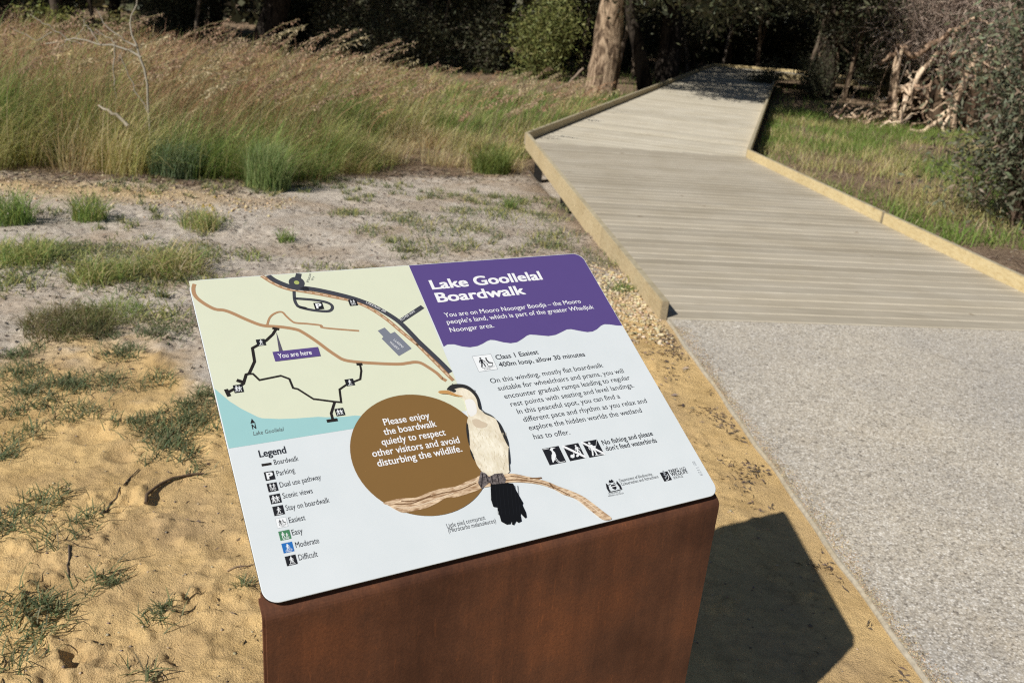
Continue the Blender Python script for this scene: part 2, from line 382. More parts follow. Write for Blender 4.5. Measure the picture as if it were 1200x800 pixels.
('bird_picture','P','birdblack',19,[[428.4,362.5],[432.1,372.4],[432.9,390.8],[432,407.3],[428.7,416.8],[427.4,403.9],[427.1,384.5],[428.2,373]]),
('bird_picture','P','birdblack',19,[[428.6,418.1],[424.7,432.4],[419.6,446.3],[416.7,446.9],[422.1,431.9]]),
('bird_picture','L','birdwing',19,[[417.1,447],[412.3,460.7]],1.4),
('bird_picture','P','birdblack',19,[[374.7,359.3],[375.5,364.6],[370.3,384.1],[364.4,401.8],[364.1,395.5],[368.1,376]]),
('bird_picture','P','birdblack',19,[[362.4,408.8],[363.5,417.7],[362.3,429.7],[360.4,425.7],[360.4,415.8]]),
('bird_picture','P','tail',16,[[372.1,476],[394.4,478.3],[408.9,482.9],[409.2,496.7],[411.8,519.1],[409.2,522.7],[409.5,536],[407.5,543.7],[404.5,545],[401.4,538.2],[399.8,534.8],[396.6,548.2],[390.4,549.7],[387.9,546.2],[381.6,551.7],[379.2,550.1],[381.8,542.7],[376.9,548.6],[370.3,548],[364.1,541.6],[367.2,517.2],[361.3,514.9],[362.2,502.9]]),
('bird_picture','P','foot',20,[[364.9,451.2],[371.7,456.9],[374,463.8],[385.6,460.2],[399.3,461.6],[400.5,473.6],[395.7,480],[374.4,477.6],[370.1,473.5],[353.9,481.5],[352.6,469.7]]),
('bird_picture','L','featherline',20,[[390.6,383.1],[389,387]],0.55),
('bird_picture','L','featherline',20,[[372.5,402.2],[371.5,408.7]],0.55),
('bird_picture','L','featherline',20,[[418.5,397.5],[417.1,401.9]],0.55),
('bird_picture','L','featherline',20,[[386.8,382.6],[383.5,389.3]],0.55),
('bird_picture','L','featherline',20,[[405.5,439],[405,443.1]],0.55),
('bird_picture','L','featherline',20,[[380.4,420.6],[378.8,427.1]],0.55),
('bird_picture','L','featherline',20,[[429.4,389.1],[427.5,395.1]],0.55),
('bird_picture','L','featherline',20,[[404.4,391.4],[403.1,395.1]],0.55),
('bird_picture','L','featherline',20,[[409.9,444.2],[408.5,448.5]],0.55),
('bird_picture','L','featherline',20,[[416.8,423.8],[415.6,430.4]],0.55),
('bird_picture','L','featherline',20,[[397.8,408.1],[396.4,413.1]],0.55),
('bird_picture','L','featherline',20,[[380.6,396.5],[380.4,400.2]],0.55),
('bird_picture','L','featherline',20,[[365.3,417.5],[362.8,422.6]],0.55),
('bird_picture','L','featherline',20,[[397.7,402.7],[397.8,407]],0.55),
('bird_picture','L','featherline',20,[[398.2,392.1],[397.1,396.6]],0.55),
('bird_picture','L','featherline',20,[[379.8,429.3],[377.4,434.5]],0.55),
('bird_picture','L','featherline',20,[[430.5,390.4],[427.6,394.4]],0.55),
('bird_picture','L','featherline',20,[[407.2,425.1],[404.8,429.4]],0.55),
('bird_picture','L','featherline',20,[[377.3,407.5],[373.9,413.1]],0.55),
('bird_picture','L','featherline',20,[[405.2,449.8],[403.3,456.6]],0.55),
('bird_picture','L','featherline',20,[[372.8,393.8],[372,400.3]],0.55),
('bird_picture','L','featherline',20,[[377.6,443.3],[375.7,449.5]],0.55),
('bird_picture','L','featherline',20,[[391.5,390],[390,393.8]],0.55),
('bird_picture','L','featherline',20,[[375.4,444.2],[373.9,447.3]],0.55),
('bird_picture','L','featherline',20,[[377.6,385.7],[376.8,390.6]],0.55),
('bird_picture','L','featherline',20,[[394,383.2],[393.7,388.5]],0.55),
('bird_picture','L','featherline',20,[[390.2,379.6],[387.5,383.4]],0.55),
('bird_picture','L','featherline',20,[[415.4,391.3],[412.1,396.3]],0.55),
('bird_picture','L','featherline',20,[[367,445],[364.1,449.8]],0.55),
('bird_picture','L','featherline',20,[[413.6,410.8],[413.2,416.2]],0.55),
('bird_picture','L','featherline',20,[[382.4,404.8],[379.3,409.4]],0.55),
('bird_picture','L','featherline',20,[[369.8,437.8],[369,442.9]],0.55),
('bird_picture','L','featherline',20,[[374.5,391.5],[372.3,395.5]],0.55),
('bird_picture','L','featherline',20,[[369.4,436.2],[367.2,439.4]],0.55),
('bird_picture','L','featherline',20,[[418.2,423.5],[417.9,428.6]],0.55),
('bird_picture','L','featherline',20,[[414,429.3],[412.6,435.5]],0.55),
('bird_picture','L','featherline',20,[[406.2,385.2],[402.8,391.7]],0.55),
('bird_picture','L','featherline',20,[[406.2,447.8],[403.7,453.3]],0.55),
('bird_picture','L','featherline',20,[[408.4,427.3],[407.4,432.7]],0.55),
('bird_picture','L','featherline',20,[[398.7,428.6],[395.6,435.1]],0.55),
('bird_picture','L','featherline',20,[[434.4,389.1],[433.1,396.4]],0.55),
('bird_picture','L','featherline',20,[[418,383.7],[417.9,387.8]],0.55),
('bird_picture','L','featherline',20,[[417.6,431],[414.9,434.6]],0.55),
('bird_picture','L','featherline',20,[[400.9,420.4],[399.1,427.2]],0.55),
('bird_picture','L','featherline',20,[[392.4,375.7],[392.6,379.4]],0.55),
('bird_picture','L','featherline',20,[[428.3,391.2],[426.9,397.7]],0.55),
('bird_picture','L','birdblack',18,[[379.4,280.3],[378.5,278.2]],1.2),
('bird_picture','L','birdblack',18,[[412.6,299.3],[414.1,298.5]],1.2),
('bird_picture','L','featherline2',18,[[379.2,480.7],[372.1,503],[363.9,529.6]],0.8),
('bird_picture','L','featherline2',18,[[384.8,481.9],[377.6,504.2],[369.3,530.8]],0.8),
('bird_picture','L','featherline2',18,[[391.3,483.3],[384,505.7],[375.7,532.3]],0.8),
('bird_picture','L','featherline2',18,[[397.8,484.7],[390.5,507.1],[382,533.8]],0.8),
('bird_picture','L','featherline2',18,[[404.4,486.1],[396.9,508.6],[388.4,535.2]],0.8),
('bird_picture','L','featherline2',18,[[410.1,487.4],[402.5,509.8],[393.9,536.5]],0.8),
('bird_picture','L','featherline2',18,[[415.2,488.5],[407.5,510.9],[398.8,537.6]],0.8),
('bird_picture','L','footdark',21,[[366.1,455.7],[355.1,478.6]],1.6),
('bird_picture','L','footdark',21,[[378.5,462.6],[376.2,475.8]],1.6),
('bird_picture','L','footdark',21,[[389.6,462.8],[386.1,478.6]],1.6),
('bird_picture','L','footdark',21,[[370.9,458.9],[369,471.1]],1.6)]

# ================================================================== SETTING
# ---- terrain
def path_left(y):            # left edge of the concrete path
    return 0.872 + (4.60 - np.asarray(y, float)) * 0.1135
def base_z(x, y):
    x = np.asarray(x, float); y = np.asarray(y, float)
    z = -0.014 - 0.30 * sstep(y, 5.2, 10.5) - 0.10 * sstep(y, 12, 30)
    right = sstep(x - (3.66 - 0.13 * (y - 5)), -0.1, 1.2)
    z = z - 0.12 * right * sstep(y, 2, 7) * (1 - sstep(y, 9, 14))
    return z
def ground_z(x, y):
    x = np.asarray(x, float); y = np.asarray(y, float)
    z = base_z(x, y)
    far = 1 - 0.75 * sstep(y, 6, 14)
    m_ = sstep(path_left(y) - x, -0.02, 0.22)
    m_ = np.where(y > 4.7, 1.0, np.maximum(m_, 0.04))
    near = 1 - sstep(y, 5, 9)
    rel = 0.05 * (fbm(x * 1.3, y * 1.3, 3, 3) - 0.5) + 0.035 * (fbm(x * 4.2, y * 4.2, 21, 5) - 0.5)
    lump = np.clip(fbm(x * 11, y * 11, 31, 4) - 0.5, 0, 1)
    patch = sstep(fbm(x * 2.1, y * 2.1, 44, 2), 0.42, 0.62)
    crumb = np.clip(fbm(x * 27, y * 27, 35, 3) - 0.52, 0, 1); patch2 = sstep(fbm(x * 3.1, y * 3.1, 47, 3), 0.46, 0.60)
    rel = rel + 0.055 * lump * patch + near * (0.060 * crumb * patch2 + 0.012 * (fbm(x * 45, y * 45, 51, 2) - 0.5))
    # pits and heel marks
    for px, py, rr, dp in ((-1.02, 1.70, .035, .026), (-1.05, 2.03, .05, .014), (-1.22, 2.38, .06, .018), (-1.50, 2.80, .07, .02), (-.80, 2.2, .06, .014), (-.78, 1.75, .05, .014), (-1.33, 2.68, .06, .02), (0.6, 2.6, .08, .015)):
        d = np.hypot(x - px, (y - py))
        rel = rel - dp * np.exp(-(d / rr) ** 2) + dp * 0.5 * np.exp(-((d - rr * 1.35) / (rr * 0.35)) ** 2)
    # crescent print left of the sign
    cx, cy, rc = -1.00, 2.45, 0.15
    d = np.hypot((x - cx), (y - cy)); ang = np.mod(np.arctan2(y - cy, x - cx), 2 * np.pi)
    arc = np.exp(-((ang - 2.72) / 0.85) ** 4)
    rel = rel - 0.010 * arc * np.exp(-((d - rc + .03) / 0.03) ** 2) + 0.012 * arc * np.exp(-((d - rc - .035) / 0.02) ** 2)
    dk = np.where(y < 11.05, 0.876 - (y - 4.68) * 0.1375, (y - 11.05) * 0.2876); dk2 = np.where(y < 11.3, 3.655 - (y - 5.115) * 0.14, 2.79 + (y - 11.3) * 0.2734)
    under = np.where(y > 4.6, np.clip((x - dk) / 0.10, 0, 1) * np.clip((dk2 + .1 - x) / 0.1, 0, 1), 0)
    return np.where(under > 0, np.minimum(z + rel * m_ * far * (1 - under), z + .06 * (1 - under)) - 0.10 * under, z + rel * m_ * far)

def build_ground():
    ys = [-40.0, -20.0, -10.0, -5.0, -2.0, -0.5, 0.3, 0.7]
    y = 1.0
    while y < 12: ys.append(y); y += max(0.0065, y * 0.0042)
    while y < 300: ys.append(y); y *= 1.035
    ys = np.array(ys)
    t = np.concatenate([-np.geomspace(30, 1.05, 12), np.linspace(-1.0, 1.0, 460), np.geomspace(1.05, 30, 12)])
    X = t[None, :] * (np.abs(ys)[:, None] * 0.68 + 0.75); Y = np.broadcast_to(ys[:, None], X.shape)
    Z = ground_z(X, Y)
    Z = np.where(Y < 0.9, -0.02, Z)
    V = np.stack([X, Y, Z], -1).reshape(-1, 3)
    nr, nc = X.shape
    i = np.arange(nr - 1)[:, None] * nc; j = np.arange(nc - 1)[None, :]
    F = np.stack([i + j, i + j + 1, i + nc + j + 1, i + nc + j], -1).reshape(-1, 4)
    x, y_ = V[:, 0], V[:, 1]
    n1 = fbm(x * 0.9, y_ * 0.9, 71, 4); n2 = fbm(x * 2.6, y_ * 2.6, 81, 4)
    sand = 1 - sstep(y_ + (n1 - .5) * 1.6 + (n2 - .5) * 1.3, 3.15, 3.75)         # clean yellow sand by the sign, grey soil beyond
    strip = np.exp(-((x - path_left(y_) + 0.35) / 0.55) ** 2) * (1 - sstep(y_ + (n2 - .5) * 0.9, 4.6, 5.4))
    sand = np.maximum(sand, np.clip(strip * 1.3 * (0.55 + .8 * n1), 0, 1))
    band = np.exp(-((y_ - 6.95 - 0.15 * (x + 3)) / 0.42) ** 2) * sstep(-x, 1.6, 3.2)  # yellowish strip along the grass
    sand = np.clip(np.maximum(sand, band * 0.75), 0, 1)
    GX = [-16, -4.57, -3.92, -3.24, -2.75, -2.35, -2.0, -1.36, -.59, -.08, .6, 12]; GY = [7.2, 7.42, 7.62, 7.85, 7.95, 7.9, 9.2, 10.0, 10.35, 10.7, 12.6, 60]
    litter = sstep(y_ - np.interp(x, GX, GY) + (n2 - .5) * 1.5 + (n1 - .5) * .8, -0.75, 0.0)
    kd = np.where(y_ < 11.05, 0.876 - (y_ - 4.68) * 0.1375, 0) - x
    litter = np.maximum(litter, .85 * np.exp(-np.clip(kd + .3 * (n2 - .5), 0, 9) / .28) * sstep(y_, 5.3, 5.8) * (kd > 0))
    litter = np.maximum(litter, sstep(x - (3.7 - .13 * (y_ - 5)), 0, .5) * sstep(y_, 4.5, 6))
    tint = np.stack([sand, litter, n1], -1)
    return mesh_arrays('ground', V, F, tint, smooth=True)

b = MB('sandy_soil', 0.95, 0.15)
a = b.attr(); sp = b.n('ShaderNodeSeparateColor'); b.l(a.outputs['Color'], sp.inputs[0])
co = b.coord()
nA = b.noise(co, 3.0, 6, .6); nB = b.noise(co, 26, 5, .6); nC = b.noise(co, 210, 3, .75)
yel = b.ramp(nA, [(0.3, srgb(210, 178, 120)), (0.5, srgb(236, 202, 142)), (0.7, srgb(225, 192, 134))])
gry = b.ramp(nB, [(0.3, srgb(158, 147, 133)), (0.46, srgb(206, 195, 180)), (0.7, srgb(226, 216, 201))])
c = b.mix(gry, yel, sp.outputs[0])
lit = b.ramp(nB, [(0.32, srgb(78, 64, 52)), (0.5, srgb(134, 114, 94)), (0.68, srgb(170, 150, 126))])
c = b.mix(c, lit, sp.outputs[1])
dk = b.ramp(nA, [(0.33, (0.84, 0.82, 0.80)), (0.52, (1, 1, 1))]); c = b.mix(c, dk, 0.8, 'MULTIPLY')
gr = b.ramp(nC, [(0.28, (0.62, 0.58, 0.55)), (0.45, (1, 1, 1)), (0.66, (1.0, 1.0, 1.0)), (0.8, (1.28, 1.26, 1.22))])
c = b.mix(c, gr, 0.85, 'MULTIPLY')
wv_ = b.noise(co, 9, 5, .65, 1.2)
sc_ = b.ramp(wv_, [(0.56, (1, 1, 1)), (0.66, (0.76, 0.73, 0.69))]); c = b.mix(c, sc_, 0.6, 'MULTIPLY')
pz_ = b.noise(co, 1.6, 5, .6); c = b.mix(c, b.mix(c, srgb(176, 152, 122), 0.5), b.ramp(pz_, [(0.46, (0, 0, 0)), (0.66, (1, 1, 1))]))
b.col(c)
hm = b.n('ShaderNodeMath', operation='ADD'); b.l(nB, hm.inputs[0]); b.l(nC, hm.inputs[1])
b.bump(hm.outputs[0], 0.8, 0.014)
M_GROUND = b.m
tag(link_mesh('ground', build_ground(), M_GROUND), kind='structure')

# ---- concrete path with exposed stone chips
b = MB('exposed_aggregate', 0.85, 0.25)
co = b.coord()
v1 = b.n('ShaderNodeTexVoronoi'); v1.inputs['Scale'].default_value = 158; b.l(co, v1.inputs['Vector'])
v2 = b.n('ShaderNodeTexVoronoi'); v2.inputs['Scale'].default_value = 70; b.l(co, v2.inputs['Vector'])
s1 = b.n('ShaderNodeSeparateColor'); b.l(v1.outputs['Color'], s1.inputs[0])
s2 = b.n('ShaderNodeSeparateColor'); b.l(v2.outputs['Color'], s2.inputs[0])
c1 = b.ramp(s1.outputs[0], [(0.0, srgb(92, 86, 80)), (0.13, srgb(160, 154, 144)), (0.5, srgb(198, 193, 182)), (0.8, srgb(206, 197, 180)), (0.90, srgb(232, 228, 218)), (1.0, srgb(246, 244, 238))])
c2 = b.ramp(s2.outputs[0], [(0.0, srgb(104, 96, 88)), (0.14, srgb(190, 185, 174)), (0.8, srgb(204, 197, 183)), (1.0, srgb(240, 238, 230))])
c = b.mix(b.mix(c1, c2, 0.36), (1.0, 1.01, 1.03), 1.0, 'MULTIPLY')
gap = b.ramp(v1.outputs['Distance'], [(0.30, (1, 1, 1)), (0.70, (0.66, 0.64, 0.60))]); c = b.mix(c, gap, 0.85, 'MULTIPLY')
c = b.mix(c, (1.04, 1.03, 1.02), 1.0, 'MULTIPLY')
nz = b.noise(co, 0.9, 5, .6); st = b.ramp(nz, [(0.35, (0.90, 0.90, 0.91)), (0.6, (1.04, 1.02, 0.98))]); c = b.mix(c, st, 1.0, 'MULTIPLY')
nz2 = b.noise(co, 2.2, 3, .5); st2 = b.ramp(nz2, [(0.58, (1, 1, 1)), (0.75, (0.98, .93, .85))]); c = b.mix(c, st2, 0.7, 'MULTIPLY')
b.col(c); b.bump(v1.outputs['Distance'], -0.5, 0.004)
M_AGG = b.m
b = MB('trowelled_edge', 0.85, 0.25); co = b.coord()
n_ = b.noise(co, 60, 5, .7); n3 = b.noise(co, 7, 3, .6)
c = b.ramp(n_, [(0.3, srgb(146, 138, 122)), (0.6, srgb(180, 172, 154))]); st = b.ramp(n3, [(0.45, (1, 1, 1)), (0.65, (0.93, .87, .74))]); c = b.mix(c, st, 0.7, 'MULTIPLY')
b.col(c); b.bump(n_, 0.2, 0.003); M_EDGE = b.m

bm = bmesh.new()
ysl = [4.66 - 0.04 * k for k in range(120)] + [-0.14 - 0.4 * k for k in range(1, 24)]
rowsL = []
for k, y in enumerate(ysl):
    xl = float(path_left(y)) if y > 0 else float(path_left(0)) + (0 - y) * 0.1135
    w_ = 0.006 * math.sin(y * 7.1) + 0.004 * math.sin(y * 17 + 1) + 0.014 * (float(fbm(np.array([y * 6.0]), np.array([3.3]), 8, 3)[0]) - .5)
    xl += w_ * 0.6; e = 0.022 + w_ * 0.9
    yr = y if k else 5.12; yo = 0.0
    slope = 0.157 if k == 0 else 0.157
    xr = 3.72 + (4.66 - y) * 0.12
    rowsL.append([bm.verts.new(p) for p in ((xl, y, -0.12), (xl, y, -0.008), (xl + 0.008, y, 0.0), (xl + e, y + (e) * slope, 0.0), (xr, y + (xr - xl) * slope, 0.0), (xr, y + (xr - xl) * slope, -0.12))])
for r0, r1 in zip(rowsL, rowsL[1:]):
    for i in range(5):
        f = bm.faces.new((r0[i], r0[i + 1], r1[i + 1], r1[i])); f.material_index = 0 if i == 3 else 1
bm.faces.new(rowsL[0])
bmesh.ops.recalc_face_normals(bm, faces=bm.faces)
tag(bm_obj('path', bm, [M_AGG, M_EDGE]), kind='structure')

# ---- boardwalk
def clip_poly(poly, n, d):                 # keep n.p <= d
    out = []
    for i in range(len(poly)):
        a_, b_ = poly[i], poly[(i + 1) % len(poly)]
        da = n[0] * a_[0] + n[1] * a_[1] - d; db = n[0] * b_[0] + n[1] * b_[1] - d
        if da <= 0: out.append(a_)
        if (da < 0 < db) or (db < 0 < da):
            t = da / (da - db); out.append((a_[0] + (b_[0] - a_[0]) * t, a_[1] + (b_[1] - a_[1]) * t))
    return out

def planks(bm, lay, poly, ang, width=0.138, gap=0.008, mo=0, rs=random.Random(3)):
    d = (math.cos(ang), math.sin(ang)); n = (-d[1], d[0])
    lo = min(n[0] * p[0] + n[1] * p[1] for p in poly); hi = max(n[0] * p[0] + n[1] * p[1] for p in poly)
    s = lo
    while s < hi:
        dz = rs.uniform(-.0012, .0012); shade = rs.random(); sh2 = rs.random()
        def strip(a_, b_):
            return clip_poly(clip_poly(poly, n, b_), (-n[0], -n[1]), -a_)
        lowp = strip(s + gap / 2, s + width - gap / 2); topp = strip(s + gap / 2 + .0055, s + width - gap / 2 - .0055)
        if len(lowp) >= 3 and len(lowp) == len(topp):
            r0 = [bm.verts.new((x, y, -0.035)) for x, y in lowp]; r1 = [bm.verts.new((x, y, -0.005 + dz)) for x, y in lowp]; r2_ = [bm.verts.new((x, y, dz)) for x, y in topp]
            k = len(lowp); fs = []
            fs.append(bm.faces.new(r2_)); fs[0].material_index = mo
            for i in range(k):
                j = (i + 1) % k
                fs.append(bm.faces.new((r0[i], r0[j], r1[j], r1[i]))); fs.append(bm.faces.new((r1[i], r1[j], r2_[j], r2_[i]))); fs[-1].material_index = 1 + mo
            for v in r0 + r1 + r2_: v[lay] = (shade, sh2, s % 7.0 / 7.0, 1)
        s += width

def wood(name, cols, grain=(3, 60, 60), green=0.0, ang=0.0):
    b = MB(name, 0.85, 0.2)
    a = b.attr(); sp = b.n('ShaderNodeSeparateColor'); b.l(a.outputs['Color'], sp.inputs[0])
    tc = b.n('ShaderNodeTexCoord'); mp = b.n('ShaderNodeMapping'); mp.inputs['Rotation'].default_value = (0, 0, -ang); mp.inputs['Scale'].default_value = grain
    off = b.n('ShaderNodeVectorMath', operation='SCALE'); off.inputs['Scale'].default_value = 37.0
    b.l(a.outputs['Color'], off.inputs[0])
    ad = b.n('ShaderNodeVectorMath', operation='ADD'); b.l(tc.outputs['Object'], mp.inputs[0]); b.l(mp.outputs[0], ad.inputs[0]); b.l(off.outputs[0], ad.inputs[1])
    n1 = b.noise(ad.outputs[0], 1.0, 6, .65, .4)
    c = b.ramp(n1, [(0.25, cols[0]), (0.48, cols[1]), (0.75, cols[2])])
    pv = b.ramp(sp.outputs[0], [(0.0, (0.85, 0.84, 0.82)), (0.5, (0.99, .99, .99)), (1.0, (1.09, 1.08, 1.06))]); c = b.mix(c, pv, 0.9, 'MULTIPLY')
    co = b.coord(); n2 = b.noise(co, 1.7, 4, .6); st = b.ramp(n2, [(0.35, (0.86, 0.84, 0.80)), (0.6, (1, 1, 1))]); c = b.mix(c, st, 0.8, 'MULTIPLY')
    n3 = b.noise(co, 7.5, 2, .4); kn = b.ramp(n3, [(0.22, (0.45, 0.38, 0.30)), (0.27, (1, 1, 1))]); c = b.mix(c, kn, 0.55, 'MULTIPLY')
    b.col(c); b.bump(n1, 0.35, 0.004)
    return b.m
M_DECK1 = wood('weathered_deck', [srgb(152, 145, 130), srgb(175, 167, 150), srgb(188, 180, 164)], (2.6, 60, 40), ang=R(8.9))
M_DECK2 = wood('pale_gloss_deck', [srgb(178, 170, 153), srgb(198, 191, 173), srgb(209, 202, 185)], (2.6, 60, 40), ang=R(-15.6))  # far runs coloured paler, partly to paint in gloss from their plank direction
PINE = [srgb(184, 162, 118), srgb(212, 193, 148), srgb(224, 208, 166)]
M_KERB = wood('treated_pine', PINE, (18, 18, 60))
M_PILE = MB('dark_post', 0.8, 0.2); M_PILE.col(srgb(42, 40, 38)); M_PILE = M_PILE.m

A0, A1, A2 = (0.876, 4.68), (0.0, 11.05), (6.70, 34.35)
B0, B1, B2 = (3.655, 5.115), (2.79, 11.30), (8.30, 31.45)
bw = empty('boardwalk', (2.2, 5.0, 0.0))
tag(bw, 'grey weathered plank boardwalk with low pine kerbs bending away into the shaded wood', 'boardwalk')
def add_child(o, parent):
    o.parent = parent; o.matrix_parent_inverse = Matrix.Translation(-Vector(parent.location))
    return o
bm = bmesh.new(); lay = bm.verts.layers.float_color.new('tint')
planks(bm, lay, [A0, B0, B1, A1], R(8.9))
planks(bm, lay, [(A1[0] + .003, A1[1] + .006), (B1[0] + .003, B1[1] + .006), B2, A2], R(-15.6), mo=2)
planks(bm, lay, [(A2[0] + .03, A2[1] - .02), (B2[0] + .03, B2[1]), (11.0, 31.0), (13.6, 30.3), (13.8, 33.1), (11.3, 33.72), (9.75, 34.58)][::1], R(80), mo=2)
bmesh.ops.recalc_face_normals(bm, faces=bm.faces)
M_LITEDGE = wood('sunlit_plank_edge', [srgb(172, 164, 148), srgb(188, 180, 163), srgb(198, 191, 174)], (2.6, 60, 40), ang=R(8.9))  # paler chamfer colour paints in the sun caught by rounded plank edges
add_child(bm_obj('deck', bm, [M_DECK1, M_LITEDGE, M_DECK2, M_DECK2]), bw)

M_KTOP = wood('weathered_kerb_top', [srgb(140, 130, 108), srgb(176, 166, 140), srgb(192, 182, 156)], (18, 18, 60))
M_KEND = wood('end_grain', [srgb(120, 110, 92), srgb(160, 148, 124), srgb(180, 168, 144)], (60, 60, 90))
M_KERB2 = wood('aged_pine', [srgb(160, 144, 112), srgb(190, 173, 138), srgb(203, 188, 154)], (18, 18, 60))
def kerb(p, q, side, h0=-0.085, h1=0.10, w=0.045, s=0):
    bm = bmesh.new(); lay = bm.verts.layers.float_color.new('tint')
    d = Vector((q[0] - p[0], q[1] - p[1], 0)); L = d.length; d.normalize(); nrm = Vector((-d.y, d.x, 0)) * side
    o = Vector((p[0], p[1], 0)) + nrm * (w / 2 + 0.003)
    vs_ = box_bm(bm, -L / 2, L / 2, -w / 2, w / 2, h0, h1)
    M = Matrix.Translation(o + d * L / 2) @ Matrix.Rotation(math.atan2(d.y, d.x), 4, 'Z')
    bmesh.ops.bevel(bm, geom=[e for e in bm.edges], offset=0.004, segments=2, affect='EDGES')
    bmesh.ops.transform(bm, matrix=M, verts=bm.verts[:]); bm.normal_update()
    for f in bm.faces:
        if abs(f.normal.dot(d)) > .9: f.material_index = 2
        elif f.normal.z > .8: f.material_index = 1
    rs = random.Random(s); cc = (0.4 + .5 * rs.random(), rs.random(), rs.random(), 1)
    for v in bm.verts: v[lay] = cc
    return add_child(bm_obj('kerb', bm, [M_KERB if side < 0 or s >= 20 else M_KERB2, M_KTOP, M_KEND]), bw)
def lerp(p, q, t): return (p[0] + (q[0] - p[0]) * t, p[1] + (q[1] - p[1]) * t)
def run(p, q, side, cuts, gapm=0.004, s0=0, **kw):
    L = math.hypot(q[0] - p[0], q[1] - p[1]); e = [0] + cuts + [1]
    for i, (a_, b_) in enumerate(zip(e, e[1:])):
        kerb(lerp(p, q, a_ + (gapm / L if i else 0)), lerp(p, q, b_), side, s=s0 + i, **kw)
run(A0, A1, 1, [0.262], s0=1)
run((A1[0] - 0.02, A1[1] + 0.03), A2, 1, [0.085, 0.29, 0.5, 0.72], s0=5, h0=-0.05)
run(B0, B1, -1, [0.443], 0.035, s0=12, h0=-0.07)
run((B1[0] + .01, B1[1] + .06), B2, -1, [0.3, 0.6], s0=16, h0=-0.05)
run(A2, (9.75, 34.58), 1, [0.5], s0=20); run((9.80, 34.56), (11.3, 33.72), 1, [], s0=23); run((11.36, 33.7), (13.8, 33.1), 1, [], s0=24)
run(B2, (11.0, 31.0), -1, [], s0=26)
def pile(x, y, w=0.10, z1=-0.10):
    bm = bmesh.new(); z0 = float(base_z(x, y)) - 0.15
    box_bm(bm, x - w / 2, x + w / 2, y - w / 2, y + w / 2, z0, z1)
    add_child(bm_obj('pile', bm, M_PILE), bw)
for t in (0.93, 0.62): pile(lerp(A0, A1, t)[0] + 0.08, lerp(A0, A1, t)[1])
for t in (0.10, 0.25, 0.4, 0.6, 0.8): pile(lerp(A1, A2, t)[0] + .1, lerp(A1, A2, t)[1])
for t in (0.02, 0.12, 0.25, 0.4, 0.6, 0.8): pile(lerp(B1, B2, t)[0] - .1, lerp(B1, B2, t)[1])
bm = bmesh.new()
for (p, q) in ((lerp(A0, B0, .12), lerp(A1, B1, .06)), (lerp(A0, B0, .5), lerp(A1, B1, .5)), (lerp(A0, B0, .88), lerp(A1, B1, .94)), (lerp(A1, B1, .06), lerp(A2, B2, .05)), (lerp(A1, B1, .94), lerp(A2, B2, .95))):
    d = Vector((q[0] - p[0], q[1] - p[1], 0)); L = d.length
    M = Matrix.Translation(Vector((p[0], p[1], 0)) + d / 2) @ Matrix.Rotation(math.atan2(d.y, d.x), 4, 'Z')
    box_bm(bm, -L / 2, L / 2, -.04, .04, -0.16, -0.04, M)
add_child(bm_obj('bearer', bm, M_PILE), bw)

# ================================================================== THE SIGN
PW, PH = 0.7742, 0.5815
YAW, TILT = R(29.9734), R(29.3544)
SC = (-0.08243, 1.32811)
PZ = 0.98779
sign = empty('information_sign', (SC[0], SC[1], 0.0), YAW)
tag(sign, 'slanted white and purple visitor sign with map and cormorant on rusty steel pedestal', 'sign')
# pedestal: rusted steel box with rounded corners and a sloping top
b = MB('rusted_steel', 0.75, 0.3)
co = b.coord((1, 1, 1)); cs_ = b.coord((22, 22, 1.2)); cf = b.coord((60, 60, 9))
n1 = b.noise(cs_, 1.0, 6, .65, .3); n2 = b.noise(co, 5, 5, .6); n3 = b.noise(cf, 2.2, 5, .7); n4 = b.noise(co, 210, 4, .65)
c = b.ramp(n1, [(0.28, srgb(80, 51, 37)), (0.5, srgb(92, 59, 42)), (0.72, srgb(104, 67, 47))])
d_ = b.ramp(n2, [(0.36, (0.62, 0.57, 0.55)), (0.5, (1.0, 1.0, 1.0)), (0.63, (1.45, 1.32, 1.12))]); c = b.mix(c, d_, 0.9, 'MULTIPLY')
sc_ = b.ramp(n3, [(0.60, (1, 1, 1)), (0.68, (1.75, 1.6, 1.3))]); c = b.mix(c, sc_, 0.6, 'MULTIPLY')
sp_ = b.ramp(n4, [(0.32, (0.66, .62, .60)), (0.5, (1, 1, 1)), (0.68, (1.35, 1.24, 1.05))]); c = b.mix(c, sp_, 0.5, 'MULTIPLY')
sx = b.n('ShaderNodeSeparateXYZ'); tcc = b.n('ShaderNodeTexCoord'); b.l(tcc.outputs['Object'], sx.inputs[0])
b.col(c); b.bump(n4, 0.25, 0.002)
M_RUST = b.m
b = MB('black_edge', 0.6, 0.3); b.col(srgb(26, 24, 26)); M_BLACK = b.m
hx = PW / 2 + 0.0035; hy = PH / 2 * math.cos(TILT) + 0.003; rc = 0.024; tt = math.tan(TILT)
def round_rect(hx, hy, rc, n=7):
    out = []
    for cx, cy, a0 in ((hx - rc, hy - rc, 0), (-hx + rc, hy - rc, 90), (-hx + rc, -hy + rc, 180), (hx - rc, -hy + rc, 270)):
        for k in range(n):
            a_ = R(a0 + 90 * k / (n - 1)); out.append((cx + rc * math.cos(a_), cy + rc * math.sin(a_)))
    return out
bm = bmesh.new()
OFF = 0.0135
